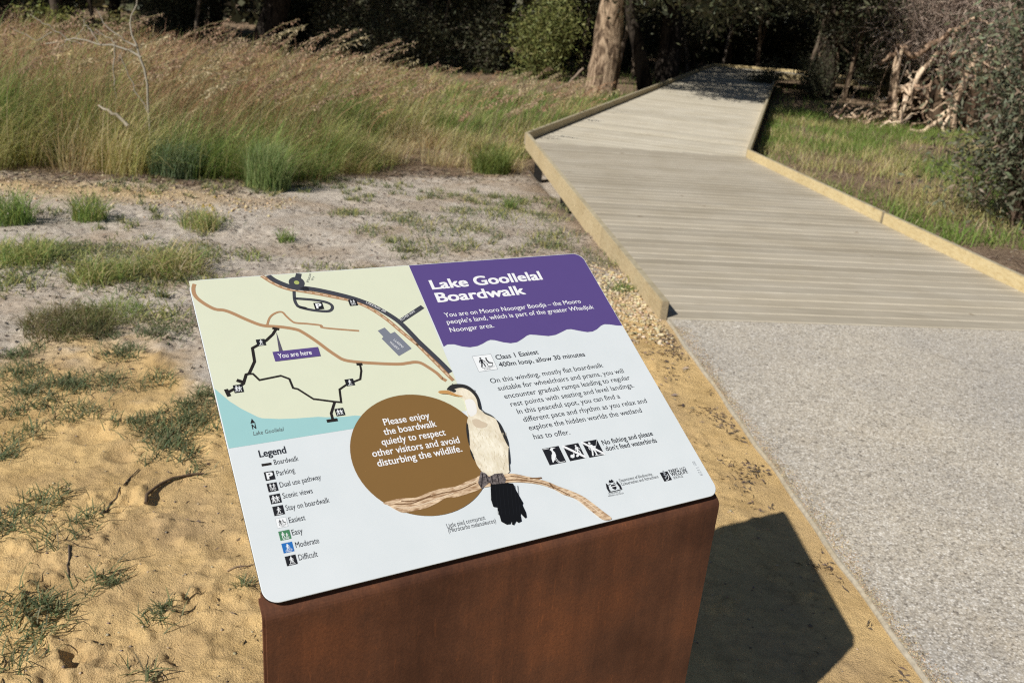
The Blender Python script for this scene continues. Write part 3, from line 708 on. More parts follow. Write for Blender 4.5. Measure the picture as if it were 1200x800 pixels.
# front plate, folded over at the top into the sloping plate that carries the panel
y0 = -hy; th = 0.012
prof = [(y0 + th, -0.08), (y0, -0.08)]
zc_ = PZ + y0 * tt - OFF
for k in range(6):
    a_ = k / 5; prof.append((y0 + 0.012 * a_ ** 2, zc_ - 0.012 * (1 - a_) ** 2 + 0.012 * tt * a_ ** 2))
prof += [(y0 + 0.030, zc_ + 0.030 * tt), (y0 + 0.030, zc_ + 0.030 * tt - 0.014), (y0 + th, zc_ + th * tt - 0.014)]
pv = [[bm.verts.new((x, y, z)) for y, z in prof] for x in (-hx, hx)]
for i in range(len(prof)):
    j = (i + 1) % len(prof); bm.faces.new((pv[0][i], pv[1][i], pv[1][j], pv[0][j]))
bm.faces.new(pv[0]); bm.faces.new(pv[1][::-1])
tx = PW / 2 - 0.007; ya, yb = y0 + 0.0302, hy - 0.008
tv = [bm.verts.new((x, y, PZ + y * tt - OFF - dz)) for dz in (0.010, 0.0005) for x, y in ((-tx, ya), (tx, ya), (tx, yb), (-tx, yb))]
for f in ((3, 2, 1, 0), (4, 5, 6, 7), (0, 1, 5, 4), (1, 2, 6, 5), (2, 3, 7, 6), (3, 0, 4, 7)): bm.faces.new([tv[q] for q in f])
bmesh.ops.recalc_face_normals(bm, faces=bm.faces)
bmesh.ops.bevel(bm, geom=[e for e in bm.edges if abs(abs(e.verts[0].co.x) - hx) < 1e-5 and abs(e.verts[0].co.x - e.verts[1].co.x) < 1e-6], offset=0.0035, segments=2, affect='EDGES')
ped = bm_obj('pedestal', bm, M_RUST, sign)
# panel
b = MB('white_print', 0.45, 0.35); co = b.coord(); n1 = b.noise(co, 9, 4, .6); n5 = b.noise(co, 330, 2, .5)
c = b.ramp(n1, [(0.3, srgb(219, 227, 230, 0.90)), (0.7, srgb(225, 232, 235, 0.90))])
sp_ = b.ramp(n5, [(0.20, (0.6, .57, .5)), (0.235, (1, 1, 1))]); c = b.mix(c, sp_, 0.35, 'MULTIPLY')
b.col(c); M_WHITE = b.m
bm = bmesh.new()
pts = round_rect(PW / 2, PH / 2, 0.0215, 9)
rr = [[bm.verts.new((x, y, z)) for x, y in (pts if i < 2 else round_rect(PW / 2 - .0006, PH / 2 - .0006, .021, 9))] for i, z in enumerate((-0.0045, -0.0006, 0.0))]
nn = len(pts)
for k, (r0, r1) in enumerate(zip(rr, rr[1:])):
    for i in range(nn):
        f = bm.faces.new((r0[i], r0[(i + 1) % nn], r1[(i + 1) % nn], r1[i])); f.material_index = 1 if k == 0 else 0
bm.faces.new(rr[-1]); f = bm.faces.new(rr[0][::-1]); f.material_index = 1
# dark spacer under the panel
for i in range(1): box_bm(bm, -PW / 2 + .0085, PW / 2 - .0085, -PH / 2 + .0075, PH / 2 - .0075, -0.0118, -0.0046)
for f in bm.faces:
    if f.calc_center_median().z < -0.0047: f.material_index = 1
panel = bm_obj('panel', bm, [M_WHITE, M_BLACK], sign)
panel.location = (0, 0, PZ); panel.rotation_euler = (TILT, 0, 0)

# printed colours
INK = {}
def ink(name, c, rough=0.5):
    b = MB('print_' + name, rough, 0.3); co = b.coord(); n = b.noise(co, 22, 4, .6)
    b.col(b.mix(tuple(x * .97 for x in c), tuple(min(1, x * 1.03) for x in c), n)); INK[name] = b.m
for k_, v_ in dict(cream=(219, 224, 200), lake=(157, 203, 204), pathbrown=(176, 139, 104), dashcream=(226, 205, 180), road=(68, 70, 78), olive=(170, 182, 108), slate=(124, 129, 142), white=(238, 240, 242), slatetext=(96, 104, 104), black=(40, 36, 34), callout=(92, 88, 104), purple=(91, 75, 135), ink=(44, 48, 56), greytext=(150, 156, 162), brown=(131, 100, 57), bark=(196, 166, 132), barkdark=(122, 92, 64), barklight=(226, 204, 176), birdcream=(226, 218, 196), birdbreast=(232, 226, 208), birdshade=(208, 192, 168), birdthroat=(234, 234, 230), birdblack=(48, 48, 48), birdbill=(196, 150, 92), birdwing=(74, 78, 78), tail=(16, 17, 20), foot=(82, 74, 74), featherline=(206, 194, 166), featherline2=(26, 28, 32), footdark=(44, 40, 42), green=(72, 130, 92), blue=(40, 110, 184), iconwhite=(236, 240, 242), iconblack=(34, 35, 40)).items():
    ink(k_, srgb(*v_, 0.93))
# textured ones
for nm, c0, c1_, sc in (('bark', srgb(150, 116, 84), srgb(228, 204, 172), (60, 260, 60)), ('birdbreast', srgb(224, 216, 192), srgb(238, 233, 216), (260, 90, 90)), ('birdcream', srgb(218, 208, 184), srgb(232, 225, 205), (260, 90, 90)), ('foot', srgb(48, 42, 44), srgb(124, 116, 114), (220, 220, 220))):
    b = MB('print_' + nm, 0.5, 0.3); co = b.coord(sc); n = b.noise(co, 1.0, 5, .65, .5)
    q_ = b.coord(); n2_ = b.noise(q_, 34, 3, .6); cc_ = b.ramp(n, [(0.35, c0), (0.62, c1_)])
    b.col(b.mix(cc_, b.ramp(n2_, [(0.36, (0.80, 0.76, 0.70)), (0.58, (1, 1, 1))]), 0.75 if nm.startswith('bird') else .3, 'MULTIPLY')); INK[nm] = b.m

BOLDK = 0.016
def smooth_closed(p, n=4):
    out = []; N = len(p)
    for i in range(N):
        p0, p1, p2, p3 = (Vector(p[(i + k) % N]) for k in (-1, 0, 1, 2))
        for j in range(n):
            t = j / n; out.append(tuple(.5 * ((2 * p1) + (p2 - p0) * t + (2 * p0 - 5 * p1 + 4 * p2 - p3) * t * t + (3 * p1 - p0 - 3 * p2 + p3) * t ** 3)))
    return out
def smooth_open(p, n=4):
    if len(p) < 3: return p
    q = [p[0]] + list(p) + [p[-1]]; out = []
    for i in range(1, len(q) - 2):
        p0, p1, p2, p3 = (Vector(q[i + k]) for k in (-1, 0, 1, 2))
        for j in range(n):
            t = j / n; out.append(tuple(.5 * ((2 * p1) + (p2 - p0) * t + (2 * p0 - 5 * p1 + 4 * p2 - p3) * t * t + (3 * p1 - p0 - 3 * p2 + p3) * t ** 3)))
    return out + [p[-1]]
class Print:
    """flat ink shapes on the panel, mm from its top left corner"""
    def __init__(s): s.bm = bmesh.new(); s.mats = []; s.k = 0
    def mi(s, m):
        if m not in s.mats: s.mats.append(m)
        return s.mats.index(m)
    def z(s, layer): s.k += 1; return 0.00009 * layer + 0.000009 * (s.k % 8)
    def P(s, u, v, z):
        u = min(max(u, 1.2), 773.0); v = min(max(v, 1.2), 580.3)
        return s.bm.verts.new((u / 1000 - PW / 2, PH / 2 - v / 1000, z))
    def poly(s, pts, mat, layer):
        z = s.z(layer); q = []
        for p in pts:
            if not q or math.hypot(p[0] - q[-1][0], p[1] - q[-1][1]) > .05: q.append(p)
        try: f = s.bm.faces.new([s.P(u, v, z) for u, v in q])
        except ValueError: return
        f.normal_update()
        if f.normal.z < 0: f.normal_flip()
        f.material_index = s.mi(mat)
        bmesh.ops.triangulate(s.bm, faces=[f])
    def circle(s, c, r, mat, layer, n=64):
        if r < 6: n = 16
        s.poly([(c[0] + r * math.cos(2 * math.pi * i / n), c[1] + r * math.sin(2 * math.pi * i / n)) for i in range(n)], mat, layer)
    def line(s, pts, w, mat, layer):
        p = [Vector(q) for q in pts]
        p = [q for i, q in enumerate(p) if i == 0 or (q - p[i - 1]).length > .05]
        if len(p) < 2: return
        L, Rr = [], []
        for i, q in enumerate(p):
            d0 = (q - p[i - 1]).normalized() if i else (p[1] - p[0]).normalized()
            d1 = (p[i + 1] - q).normalized() if i < len(p) - 1 else d0
            t = d0 + d1
            t = t.normalized() if t.length > 1e-4 else d0
            n = Vector((-t.y, t.x)); k = w / 2 / max(0.5, n.dot(Vector((-d0.y, d0.x))))
            L.append(q + n * k); Rr.append(q - n * k)
        z = s.z(layer)
        VL = [s.P(q.x, q.y, z) for q in L]; VR = [s.P(q.x, q.y, z) for q in Rr]
        for i in range(len(p) - 1):
            f = s.bm.faces.new((VL[i], VR[i], VR[i + 1], VL[i + 1])); f.normal_update()
            if f.normal.z < 0: f.normal_flip()
            f.material_index = s.mi(mat)
    def text(s, body, a, b_, cap, mat, layer, bold=0, shear=0):
        cu = bpy.data.curves.new('t', 'FONT'); cu.body = body; cu.size = 1.0; cu.resolution_u = 3 if cap < 15 else 6
        cu.fill_mode = 'FRONT'; cu.shear = shear
        capu = 0.729 if False else None
        o = bpy.data.objects.new('t', cu); COL.objects.link(o)
        dg = bpy.context.evaluated_depsgraph_get(); dg.update()
        # natural width first, then the stroke weight as a share of the letter height
        dg.update()
        me = bpy.data.meshes.new_from_object(o.evaluated_get(dg))
        n = len(me.vertices)
        if n:
            X = np.empty(n * 3, np.float32); me.vertices.foreach_get('co', X); X = X.reshape(-1, 3)
            x0, x1 = X[:, 0].min(), X[:, 0].max()
            W_ = math.hypot(b_[0] - a[0], b_[1] - a[1]); sx = W_ / (x1 - x0); sy = cap / CAPU
            dx, dy = (b_[0] - a[0]) / W_, (b_[1] - a[1]) / W_
            # a heavier weight: the same letters struck again a hair's breadth off
            rho = cap * 0.034 * bold
            hits = [(0, 0)] if bold < .1 else [(-rho, 0), (rho, 0)] if bold < .5 else [(-rho, -rho * .6), (rho, -rho * .6), (-rho, rho * .6), (rho, rho * .6)]
            if bold >= 1: hits.append((0, 0))
            mi = s.mi(mat)
            for hx_, hy_ in hits:
                z = s.z(layer); vv = []
                for px, py, _ in X:
                    lx = (px - x0) * sx + hx_; ly = py * sy + hy_
                    vv.append(s.P(a[0] + lx * dx + ly * dy, a[1] + lx * dy - ly * dx, z))
                for p in me.polygons:
                    try: f = s.bm.faces.new([vv[i] for i in p.vertices])
                    except ValueError: continue
                    f.normal_update()
                    if f.normal.z < 0: f.normal_flip()
                    f.material_index = mi
        bpy.data.meshes.remove(me); bpy.data.objects.remove(o); bpy.data.curves.remove(cu)
    def icon(s, kind, box, layer):
        u0, v0, u1, v1 = box
        def T(pts): return [(u0 + (u1 - u0) * x, v1 - (v1 - v0) * y) for x, y in pts]
        k = (u1 - u0)
        st = lambda pts, w, m: s.line(T(pts), w * k, m, layer + 1)
        ci = lambda x, y, r, m: s.circle(T([(x, y)])[0], r * k, m, layer + 1)
        pl = lambda pts, m: s.poly(T(pts), m, layer + 1)
        sq = [(0, 0), (1, 0), (1, 1), (0, 1)]
        def man(x, y, h, m, lean=0.0):
            q = lambda pts: [(x + (px + lean * py) * h, y + py * h) for px, py in pts]
            c_ = q([(0, .9)])[0]; ci(c_[0], c_[1], .085 * h, m)
            pl(q([(-.11, .78), (.12, .78), (.09, .42), (-.09, .42)]), m)
            st(q([(-.03, .46), (-.08, .25), (-.18, 0)]), .11 * h, m); st(q([(.04, .46), (.13, .26), (.14, 0)]), .10 * h, m)
            st(q([(.09, .75), (.22, .58), (.30, .5)]), .06 * h, m); st(q([(-.09, .75), (-.20, .56), (-.16, .42)]), .06 * h, m)
        bl, wh = 'iconblack', 'iconwhite'
        if kind in ('walk', 'diff'):
            s.poly(T(sq), bl, layer); man(.5, .2, .7, wh, .05)
            if kind == 'diff': st([(.62, .58), (.72, .18)], .035, wh)
            st([(.22, .1), (.80, .1)], .05, wh)
        elif kind == 'park':
            s.poly(T(sq), bl, layer)
            s.text('P', T([(.24, .16)])[0], T([(.80, .16)])[0], .70 * (v1 - v0), wh, layer + 1, 2.0)
        elif kind == 'scenic':
            s.poly(T(sq), bl, layer); man(.30, .12, .78, wh, .05); man(.68, .12, .70, wh, -.05)
            st([(.40, .62), (.52, .72)], .05, wh); st([(.74, .60), (.90, .66)], .05, wh)
        elif kind == 'dual':
            s.poly(T(sq), bl, layer); man(.32, .42, .5, wh); man(.66, .42, .5, wh)
            for x in (.36, .66):
                for j in range(8):
                    a0, a1 = math.pi * j / 4, math.pi * (j + 1) / 4
                    st([(x + .12 * math.cos(a0), .24 + .13 * math.sin(a0)), (x + .12 * math.cos(a1), .24 + .13 * math.sin(a1))], .04, wh)
            st([(.36, .24), (.50, .40), (.66, .24)], .04, wh)
        elif kind == 'easy1':
            s.poly(T(sq), 'iconwhite', layer)
            for e in range(4):
                p, q = sq[e], sq[(e + 1) % 4]; st([p, q], .018, 'greytext')
            man(.36, .25, .62, bl, .02)
            ci(.66, .76, .05, bl); pl([(.60, .68), (.68, .70), (.74, .52), (.90, .46), (.90, .40), (.68, .44)], bl)
            for j in range(7):
                a0, a1 = math.pi * (.8 + j * .2), math.pi * (1.0 + j * .2)
                st([(.72 + .15 * math.cos(a0), .36 + .13 * math.sin(a0)), (.72 + .15 * math.cos(a1), .36 + .13 * math.sin(a1))], .03, bl)
            st([(.47, .60), (.62, .40)], .025, bl); st([(.25, .2), (.92, .2)], .02, bl)
            s.text('CLASS 1', T([(.32, .07)])[0], T([(.74, .07)])[0], .075 * (v1 - v0), bl, layer + 1, .3)
        elif kind == 'easy2':
            s.poly(T(sq), 'green', layer); man(.34, .28, .6, wh); man(.68, .28, .42, wh); st([(.2, .22), (.86, .22)], .04, wh)
            st([(.24, .1), (.80, .1)], .05, wh)
        elif kind == 'moder':
            s.poly(T(sq), 'blue', layer); man(.48, .26, .64, wh, .05); st([(.62, .55), (.80, .26)], .03, wh); st([(.2, .21), (.86, .24)], .035, wh)
            st([(.24, .1), (.80, .1)], .05, wh)
        elif kind == 'heron':
            s.poly(T(sq), bl, layer)
            pl([(.40, .86), (.52, .97), (.60, .95), (.80, .93), (.60, .88), (.56, .80), (.62, .66), (.60, .46), (.46, .28), (.26, .10), (.24, .16), (.28, .36), (.36, .54), (.46, .66), (.46, .78)], wh)
            st([(.46, .34), (.48, .18), (.56, .04)], .03, wh); st([(.54, .36), (.56, .2), (.64, .06)], .03, wh)
            st([(.52, .05), (.95, .05)], .03, wh); st([(.05, .95), (.40, .95)], .03, wh)
        elif kind == 'nofeed':
            s.poly(T(sq), bl, layer); man(.76, .30, .62, wh)
            pl([(.14, .22), (.18, .34), (.30, .38), (.36, .32), (.40, .44), (.46, .42), (.42, .28), (.34, .16), (.22, .16)], wh)
            pl([(.48, .20), (.52, .28), (.62, .30), (.66, .36), (.70, .34), (.66, .20), (.56, .16)], wh)
            s.poly(T([(-.03, .90), (-.03, 1.02), (.05, 1.02), (1.04, .14), (1.04, 0.0), (.97, 0.0)]), 'white', layer + 3)
        elif kind == 'nofish':
            s.poly(T(sq), bl, layer); man(.42, .08, .86, wh); st([(.56, .52), (.76, .64), (.98, .98)], .02, wh); st([(.50, .62), (.70, .60)], .07, wh); st([(.4, .07), (.9, .07)], .03, wh)
            s.poly(T([(-.03, .92), (-.03, 1.02), (.05, 1.02), (1.04, .12), (1.04, 0.0), (.97, 0.0)]), 'white', layer + 3)
        elif kind == 'crest':
            pl([(.34, .50), (.40, .58), (.62, .58), (.68, .48), (.66, .26), (.52, .14), (.38, .26)], bl)
            st([(.35, .42), (.67, .42)], .05, 'white')
            for sgn, cx in ((1, .5), (-1, .5)):
                q = lambda pts: [(cx + sgn * (px - .5), py) for px, py in pts]
                pl(q([(.90, .80), (.84, .72), (.80, .60), (.82, .44), (.86, .28), (.82, .12), (.98, .10), (.99, .20), (1.0, .40), (.95, .58), (.92, .70)]), bl)
                st(q([(.80, .60), (.70, .56)]), .04, bl)
            pl([(.34, .86), (.44, .98), (.50, .90), (.58, 1.0), (.68, .86), (.62, .74), (.40, .74)], bl)
            st([(.30, .78), (.70, .78)], .03, bl); st([(.30, .68), (.40, .64)], .05, bl); st([(.60, .64), (.70, .68)], .05, bl)
            st([(.02, .06), (.98, .06)], .05, bl)
        elif kind == 'parks':
            pl(sq, bl)
            ci(.52, 1.08, .10, 'greytext')
            s.poly(T([(.34, .96), (.60, 1.0), (.70, .80), (.44, .70), (.72, .58), (.60, .40), (.34, .34), (.44, .20), (.24, .26), (.30, .44), (.56, .50), (.30, .66), (.44, .84)]), 'greytext', layer + 3)
            s.line(T([(.78, .70), (.80, .36), (.62, .14), (.30, .06)]), 1.0, 'iconwhite', layer + 4)

# letter height of the built-in font
_cu = bpy.data.curves.new('t', 'FONT'); _cu.body = 'H'; _o = bpy.data.objects.new('t', _cu); COL.objects.link(_o)
_dg = bpy.context.evaluated_depsgraph_get(); _me = bpy.data.meshes.new_from_object(_o.evaluated_get(_dg))
CAPU = max(v.co.y for v in _me.vertices); bpy.data.meshes.remove(_me); bpy.data.objects.remove(_o); bpy.data.curves.remove(_cu)
prints = {}
for a in ART:
    g, kd, mat, layer = a[:4]
    P_ = prints.setdefault(g, Print())
    if kd == 'P': P_.poly(smooth_closed(a[4]) if mat.startswith('bird') or mat == 'bark' else a[4], mat, layer)
    elif kd == 'L': P_.line(smooth_open(a[4]) if mat in ('pathbrown', 'road', 'barkdark', 'barklight') else a[4], a[5], mat, layer)
    elif kd == 'C': P_.circle(a[4], a[5], mat, layer)
    elif kd == 'T': P_.text(a[4], a[5], a[6], a[7], mat, layer, a[8], a[9])
    elif kd == 'I': P_.icon(mat, a[4], layer)
for g, P_ in prints.items():
    bm_obj(g, P_.bm, [INK[k] for k in P_.mats], panel)
PATCHES = [(-2.05, 3.26, 0.1, 0.12), (-1.86, 3.04, 0.14, 0.18), (-1.76, 2.71, 0.07, 0.15), (-1.46, 2.25, 0.09, 0.15), (-1.16, 1.85, 0.12, 0.06), (-1.18, 1.76, 0.06, 0.05), (-1.24, 2.97, 0.14, 0.15), (-1.22, 3.13, 0.1, 0.09), (-1.28, 2.79, 0.09, 0.09), (-1.2, 2.71, 0.09, 0.07), (-1.32, 2.14, 0.05, 0.04), (-1.07, 1.99, 0.05, 0.04), (-0.88, 1.88, 0.04, 0.03), (-1.64, 2.93, 0.08, 0.08), (-1.72, 3.24, 0.13, 0.12), (-1.48, 3.29, 0.07, 0.07), (-1.77, 3.61, 0.09, 0.11), (-2.2, 3.51, 0.1, 0.09), (-1.05, 2.61, 0.03, 0.03), (-1.41, 2.87, 0.07, 0.08), (-1.29, 2.28, 0.05, 0.04), (-1.11, 1.65, 0.06, 0.02), (-0.81, 1.66, 0.03, 0.02), (-1.08, 2.97, 0.04, 0.07), (-2.02, 3.77, 0.16, 0.1), (-1.65, 3.86, 0.13, 0.13), (-2.16, 4.55, 0.25, 0.28), (-2.55, 4.95, 0.27, 0.3), (-2.05, 5.11, 0.21, 0.25), (-2.77, 4.88, 0.17, 0.32), (-2.7, 4.39, 0.12, 0.27), (-1.82, 4.07, 0.12, 0.14), (-1.77, 4.66, 0.09, 0.12), (-0.61, 6.63, 0.38, 0.37), (-1.08, 6.07, 0.13, 0.17), (-0.65, 5.82, 0.34, 0.25), (-0.17, 7.56, 0.19, 0.52), (-1.2, 5.14, 0.12, 0.11), (-0.88, 5.1, 0.2, 0.1), (-0.07, 8.2, 0.12, 0.49), (-0.5, 8.43, 0.1, 0.38), (0.26, 6.49, 0.17, 0.53), (0.49, 5.98, 0.09, 0.22), (0.69, 5.19, 0.08, 0.09), (-0.05, 5.78, 0.12, 0.15), (-2.27, 6.02, 0.13, 0.17), (-0.54, 7.34, 0.18, 0.29), (-0.98, 6.85, 0.13, 0.2), (-1.39, 6.84, 0.12, 0.2), (0.21, 7.52, 0.14, 0.42), (0.35, 8.47, 0.16, 0.5), (-1.71, 5.22, 0.1, 0.11), (0.66, 5.79, 0.06, 0.15)]
# ================================================================== VEGETATION AND LITTER
M_GRASS = leaf_material('grass_blades', 0.55, 0.5, 0.25)
M_LEAF = leaf_material('leaves', 0.5, 0.2, 0.25)
b = MB('bark', 0.9, 0.15); a = b.attr(); co = b.coord((4, 4, 1.1)); n1 = b.noise(co, 1.5, 7, .7, 1.2); co2 = b.coord(); n2 = b.noise(co2, 30, 4, .6)
c = b.mix(a.outputs['Color'], b.ramp(n1, [(0.42, (0.16, 0.13, 0.11)), (0.49, (0.62, 0.56, 0.50)), (0.57, (1.30, 1.25, 1.16))]), 0.97, 'MULTIPLY')
c = b.mix(c, b.ramp(n2, [(0.35, (0.7, .68, .66)), (0.6, (1.1, 1.1, 1.1))]), 0.7, 'MULTIPLY')
b.col(c); b.bump(n1, 0.9, 0.05); M_BARK = b.m
b = MB('dry_twig', 0.9, 0.15); a = b.attr(); b.col(a.outputs['Color']); M_TWIG = b.m
b = MB('limestone_chip', 0.9, 0.2); a = b.attr(); co = b.coord(); n1 = b.noise(co, 60, 4, .6)
b.col(b.mix(a.outputs['Color'], b.ramp(n1, [(0.35, (.75, .72, .68)), (0.6, (1.08, 1.06, 1.02))]), 0.8, 'MULTIPLY')); b.bump(n1, .4, .004); M_CHIP = b.m

def pick(cols, n, jit=0.22, rng=RNG):
    cols = np.asarray(cols, float); c = cols[rng.integers(0, len(cols), n)]
    return c * (1 + jit * (rng.random((n, 1)) * 2 - 1)) * (1 + 0.08 * (rng.random((n, 3)) * 2 - 1))

def blades(geo, P, h, w, lean, cols, dirx=0.0, diry=0.0, dirk=0.0, stiff=1.9, rng=RNG, az=None):
    n = len(P); h = np.broadcast_to(h, (n,)); w = np.broadcast_to(w, (n,))
    if az is None: az = rng.random(n) * 2 * np.pi
    D = np.stack([np.cos(az) + dirk * dirx, np.sin(az) + dirk * diry], -1); D /= np.linalg.norm(D, axis=1)[:, None] + 1e-6
    L = np.broadcast_to(lean, (n,)) * (0.45 + 0.9 * rng.random(n))
    az2 = az + np.pi / 2 + (rng.random(n) - .5) * 1.4
    S = np.stack([np.cos(az2), np.sin(az2)], -1)
    V = np.zeros((n, 7, 3))
    for k, (s, wk) in enumerate(((0, 1.0), (.42, .9), (.76, .6), (1.0, 0))):
        off = (L * h * s ** stiff)[:, None] * D
        z = h * s * (1 - 0.42 * np.clip(L, 0, 1.6) * s)
        c = np.stack([P[:, 0] + off[:, 0], P[:, 1] + off[:, 1], P[:, 2] + z], -1)
        if k < 3:
            ww = (w * wk * 0.5)[:, None] * S
            V[:, 2 * k] = c; V[:, 2 * k + 1] = c
            V[:, 2 * k, :2] -= ww; V[:, 2 * k + 1, :2] += ww
        else: V[:, 6] = c
    o = np.arange(n)[:, None] * 7
    Q = np.concatenate([o + np.array([[0, 1, 3, 2]]), o + np.array([[2, 3, 5, 4]])]); T = o + np.array([[4, 5, 6]])
    V = V.reshape(-1, 3); C = np.repeat(cols, 7, axis=0)
    geo.V.append(V); geo.C.append(C); geo.Q.append(Q.astype(np.int32) + geo.n); geo.T.append(T.astype(np.int32) + geo.n); geo.n += len(V)

def leaves(geo, P, ln, wd, cols, droop=0.3, rng=RNG):
    n = len(P); d = rng.normal(size=(n, 3)); d[:, 2] = d[:, 2] * 0.7 - droop; d /= np.linalg.norm(d, axis=1)[:, None] + 1e-9
    r = rng.normal(size=(n, 3)); s = np.cross(d, r); s /= np.linalg.norm(s, axis=1)[:, None] + 1e-9
    ln = (np.broadcast_to(ln, (n,)) * (0.6 + 0.8 * rng.random(n)))[:, None]; wd = (np.broadcast_to(wd, (n,)) * (0.6 + 0.8 * rng.random(n)))[:, None]
    V = np.stack([P, P + d * ln * .45 + s * wd * .5, P + d * ln, P + d * ln * .45 - s * wd * .5], 1).reshape(-1, 3)
    F = np.arange(n * 4).reshape(-1, 4)
    geo.add(V, F, None); geo.C[-1] = np.repeat(cols, 4, axis=0)

GREEN = [(0.299, 0.403, 0.11), (0.244, 0.348, 0.098), (0.366, 0.427, 0.128), (0.207, 0.311, 0.104)]
OLIVE = [(0.519, 0.5, 0.194), (0.438, 0.45, 0.169), (0.6, 0.544, 0.237)]
STRAW = [(0.66, 0.55, 0.308), (0.726, 0.627, 0.374), (0.572, 0.462, 0.253)]
RED = [(0.491, 0.302, 0.179), (0.587, 0.381, 0.227), (0.396, 0.241, 0.144), (0.628, 0.442, 0.263)]

# ---- tall grass on the left
KL = lambda y: np.where(y < 11.05, 0.876 - (y - 4.68) * 0.1375, 0.0 + (y - 11.05) * 0.2876)   # left edge of the boardwalk
fx = np.array([-16, -4.57, -3.92, -3.24, -2.75, -2.35, -2.0, -1.36, -.59, -.08, .6, 12]); fy = np.array([7.2, 7.42, 7.62, 7.85, 7.95, 7.9, 9.2, 10.0, 10.35, 10.7, 12.6, 60])
def field(n, x0, x1, y0, y1, rng=RNG):
    x = rng.uniform(x0, x1, n); y = rng.uniform(y0, y1, n)
    fr = np.interp(x, fx, fy) + 0.5 * (fbm(x * 2.5, y * 2.5, 5, 3) - .5)
    k = (y > fr) & (x < KL(y) - 0.08)
    dens = fbm(x * 1.6, y * 1.6, 91, 3); k &= rng.random(n) < np.clip(0.12 + 3.4 * (dens - .37), 0.04, 1)
    k &= rng.random(n) < np.clip((y - fr) / 0.45 + 0.12, 0, 1)
    return x[k], y[k], fr[k]
g = Geo()
for (nc, nb, x0, x1, y0, y1, w) in ((3300, 38, -6.4, 0.3, 7.2, 11.4, .0056), (3000, 25, -10, 1.9, 11.4, 15.5, .0085), (2600, 22, -15, 3.2, 15.5, 21.5, .0125)):
    cx, cy, cf = field(nc, x0, x1, y0, y1); nc = len(cx)
    lf = sstep(-cx, 1.7, 3.4); big = fbm(cx * 0.9, cy * 0.9, 61, 3)
    ch = (0.34 + 0.40 * lf + .14 * sstep(-cx, 4, 5.5)) * (0.30 + 1.42 * big) * RNG.uniform(.65, 1.35, nc) * (0.62 + 0.38 * sstep(cy - cf, 0, .9)) * (1 - .25 * sstep(cy, 13, 18))
    t = fbm(cx * 0.75, cy * 0.75, 33, 3) + 0.14 * (RNG.random(nc) - .5)
    t = t - .10 * (1 - sstep(cy, 8.0, 9.2)) * lf; t = t - .07 * sstep(cx, -1.0, -.2) + .11 * np.exp(-((cx + 1.7) / .8) ** 2); kind = np.where(t < .55, 0, np.where(t < .66, 1, 2)); red = RNG.random(nc) < (0.35 + .4 * sstep(-cx, 3.0, 4.2)) * lf * sstep(cy, 8.2, 9.4); kind = np.where(red, 3, kind)
    shade = RNG.uniform(.72, 1.28, nc)
    i = np.repeat(np.arange(nc), nb); n = len(i)
    r = .17 * np.sqrt(RNG.random(n)) * (1 + .5 * (cy[i] > 12)); th = RNG.random(n) * 6.283
    x = cx[i] + r * np.cos(th); y = cy[i] + r * np.sin(th)
    pal = [pick(GREEN, n), pick(OLIVE, n), pick(STRAW, n), pick(RED, n)]
    cc = np.choose(kind[i][:, None], pal); mixd = RNG.random(n) < .16; cc[mixd] = pick(OLIVE + STRAW, n)[mixd]; cc = cc * shade[i][:, None]
    hh = ch[i] * RNG.uniform(.45, 1.15, n)
    k = x < KL(y) - .06
    blades(g, np.stack([x, y, ground_z(x, y) - .01], -1)[k], hh[k], w, RNG.uniform(.35, 1.25, n)[k], cc[k], 1.0, 0.1, 0.55, az=(th + RNG.normal(0, .5, n))[k])
# arching reddish seed stalks
def seed_stalks(geo, x, y, h, rng=RNG):
    for i in range(len(x)):
        az = rng.normal(0.15, 0.75); L = h[i] * rng.uniform(.45, .95)
        s = np.linspace(0, 1, 7)
        px = x[i] + math.cos(az) * L * s ** 2; py = y[i] + math.sin(az) * L * s ** 2; pz = float(base_z(x[i], y[i])) + h[i] * (s - .22 * s ** 3)
        P = np.stack([px, py, pz], -1); c0 = np.array(RED[rng.integers(4)]) * rng.uniform(.8, 1.25) if rng.random() < .5 else np.array(STRAW[rng.integers(3)]) * rng.uniform(.8, 1.1)
        tube(geo, P, np.linspace(.0030, .0015, 7) * (1 + y[i] / 20), 3, c0, cap=False)
        m_ = 16; q = rng.uniform(.66, 1.0, m_); k = np.clip((q * 6).astype(int), 0, 5); f = q * 6 - k
        B = P[k] * (1 - f[:, None]) + P[k + 1] * f[:, None] + rng.normal(0, .010, (m_, 3))
        leaves(geo, B, .050, .009 + .0005 * y[i], np.tile(c0 * 1.05, (m_, 1)) * rng.uniform(.8, 1.2, (m_, 1)), 0.5, rng)
x, y, fr = field(1000, -8, -1.0, 8.6, 14)
k = RNG.random(len(x)) < np.clip(.10 + .75 * sstep(-x, 1.6, 3.8), 0, 1); x, y = x[k], y[k]
seed_stalks(g, x, y, RNG.uniform(.7, 1.45, len(x)) * np.where(x > -2.6, .70, 1.0))
x, y, fr = field(420, -12, 1.2, 13, 19)
seed_stalks(g, x, y, RNG.uniform(.55, 1.0, len(x)))
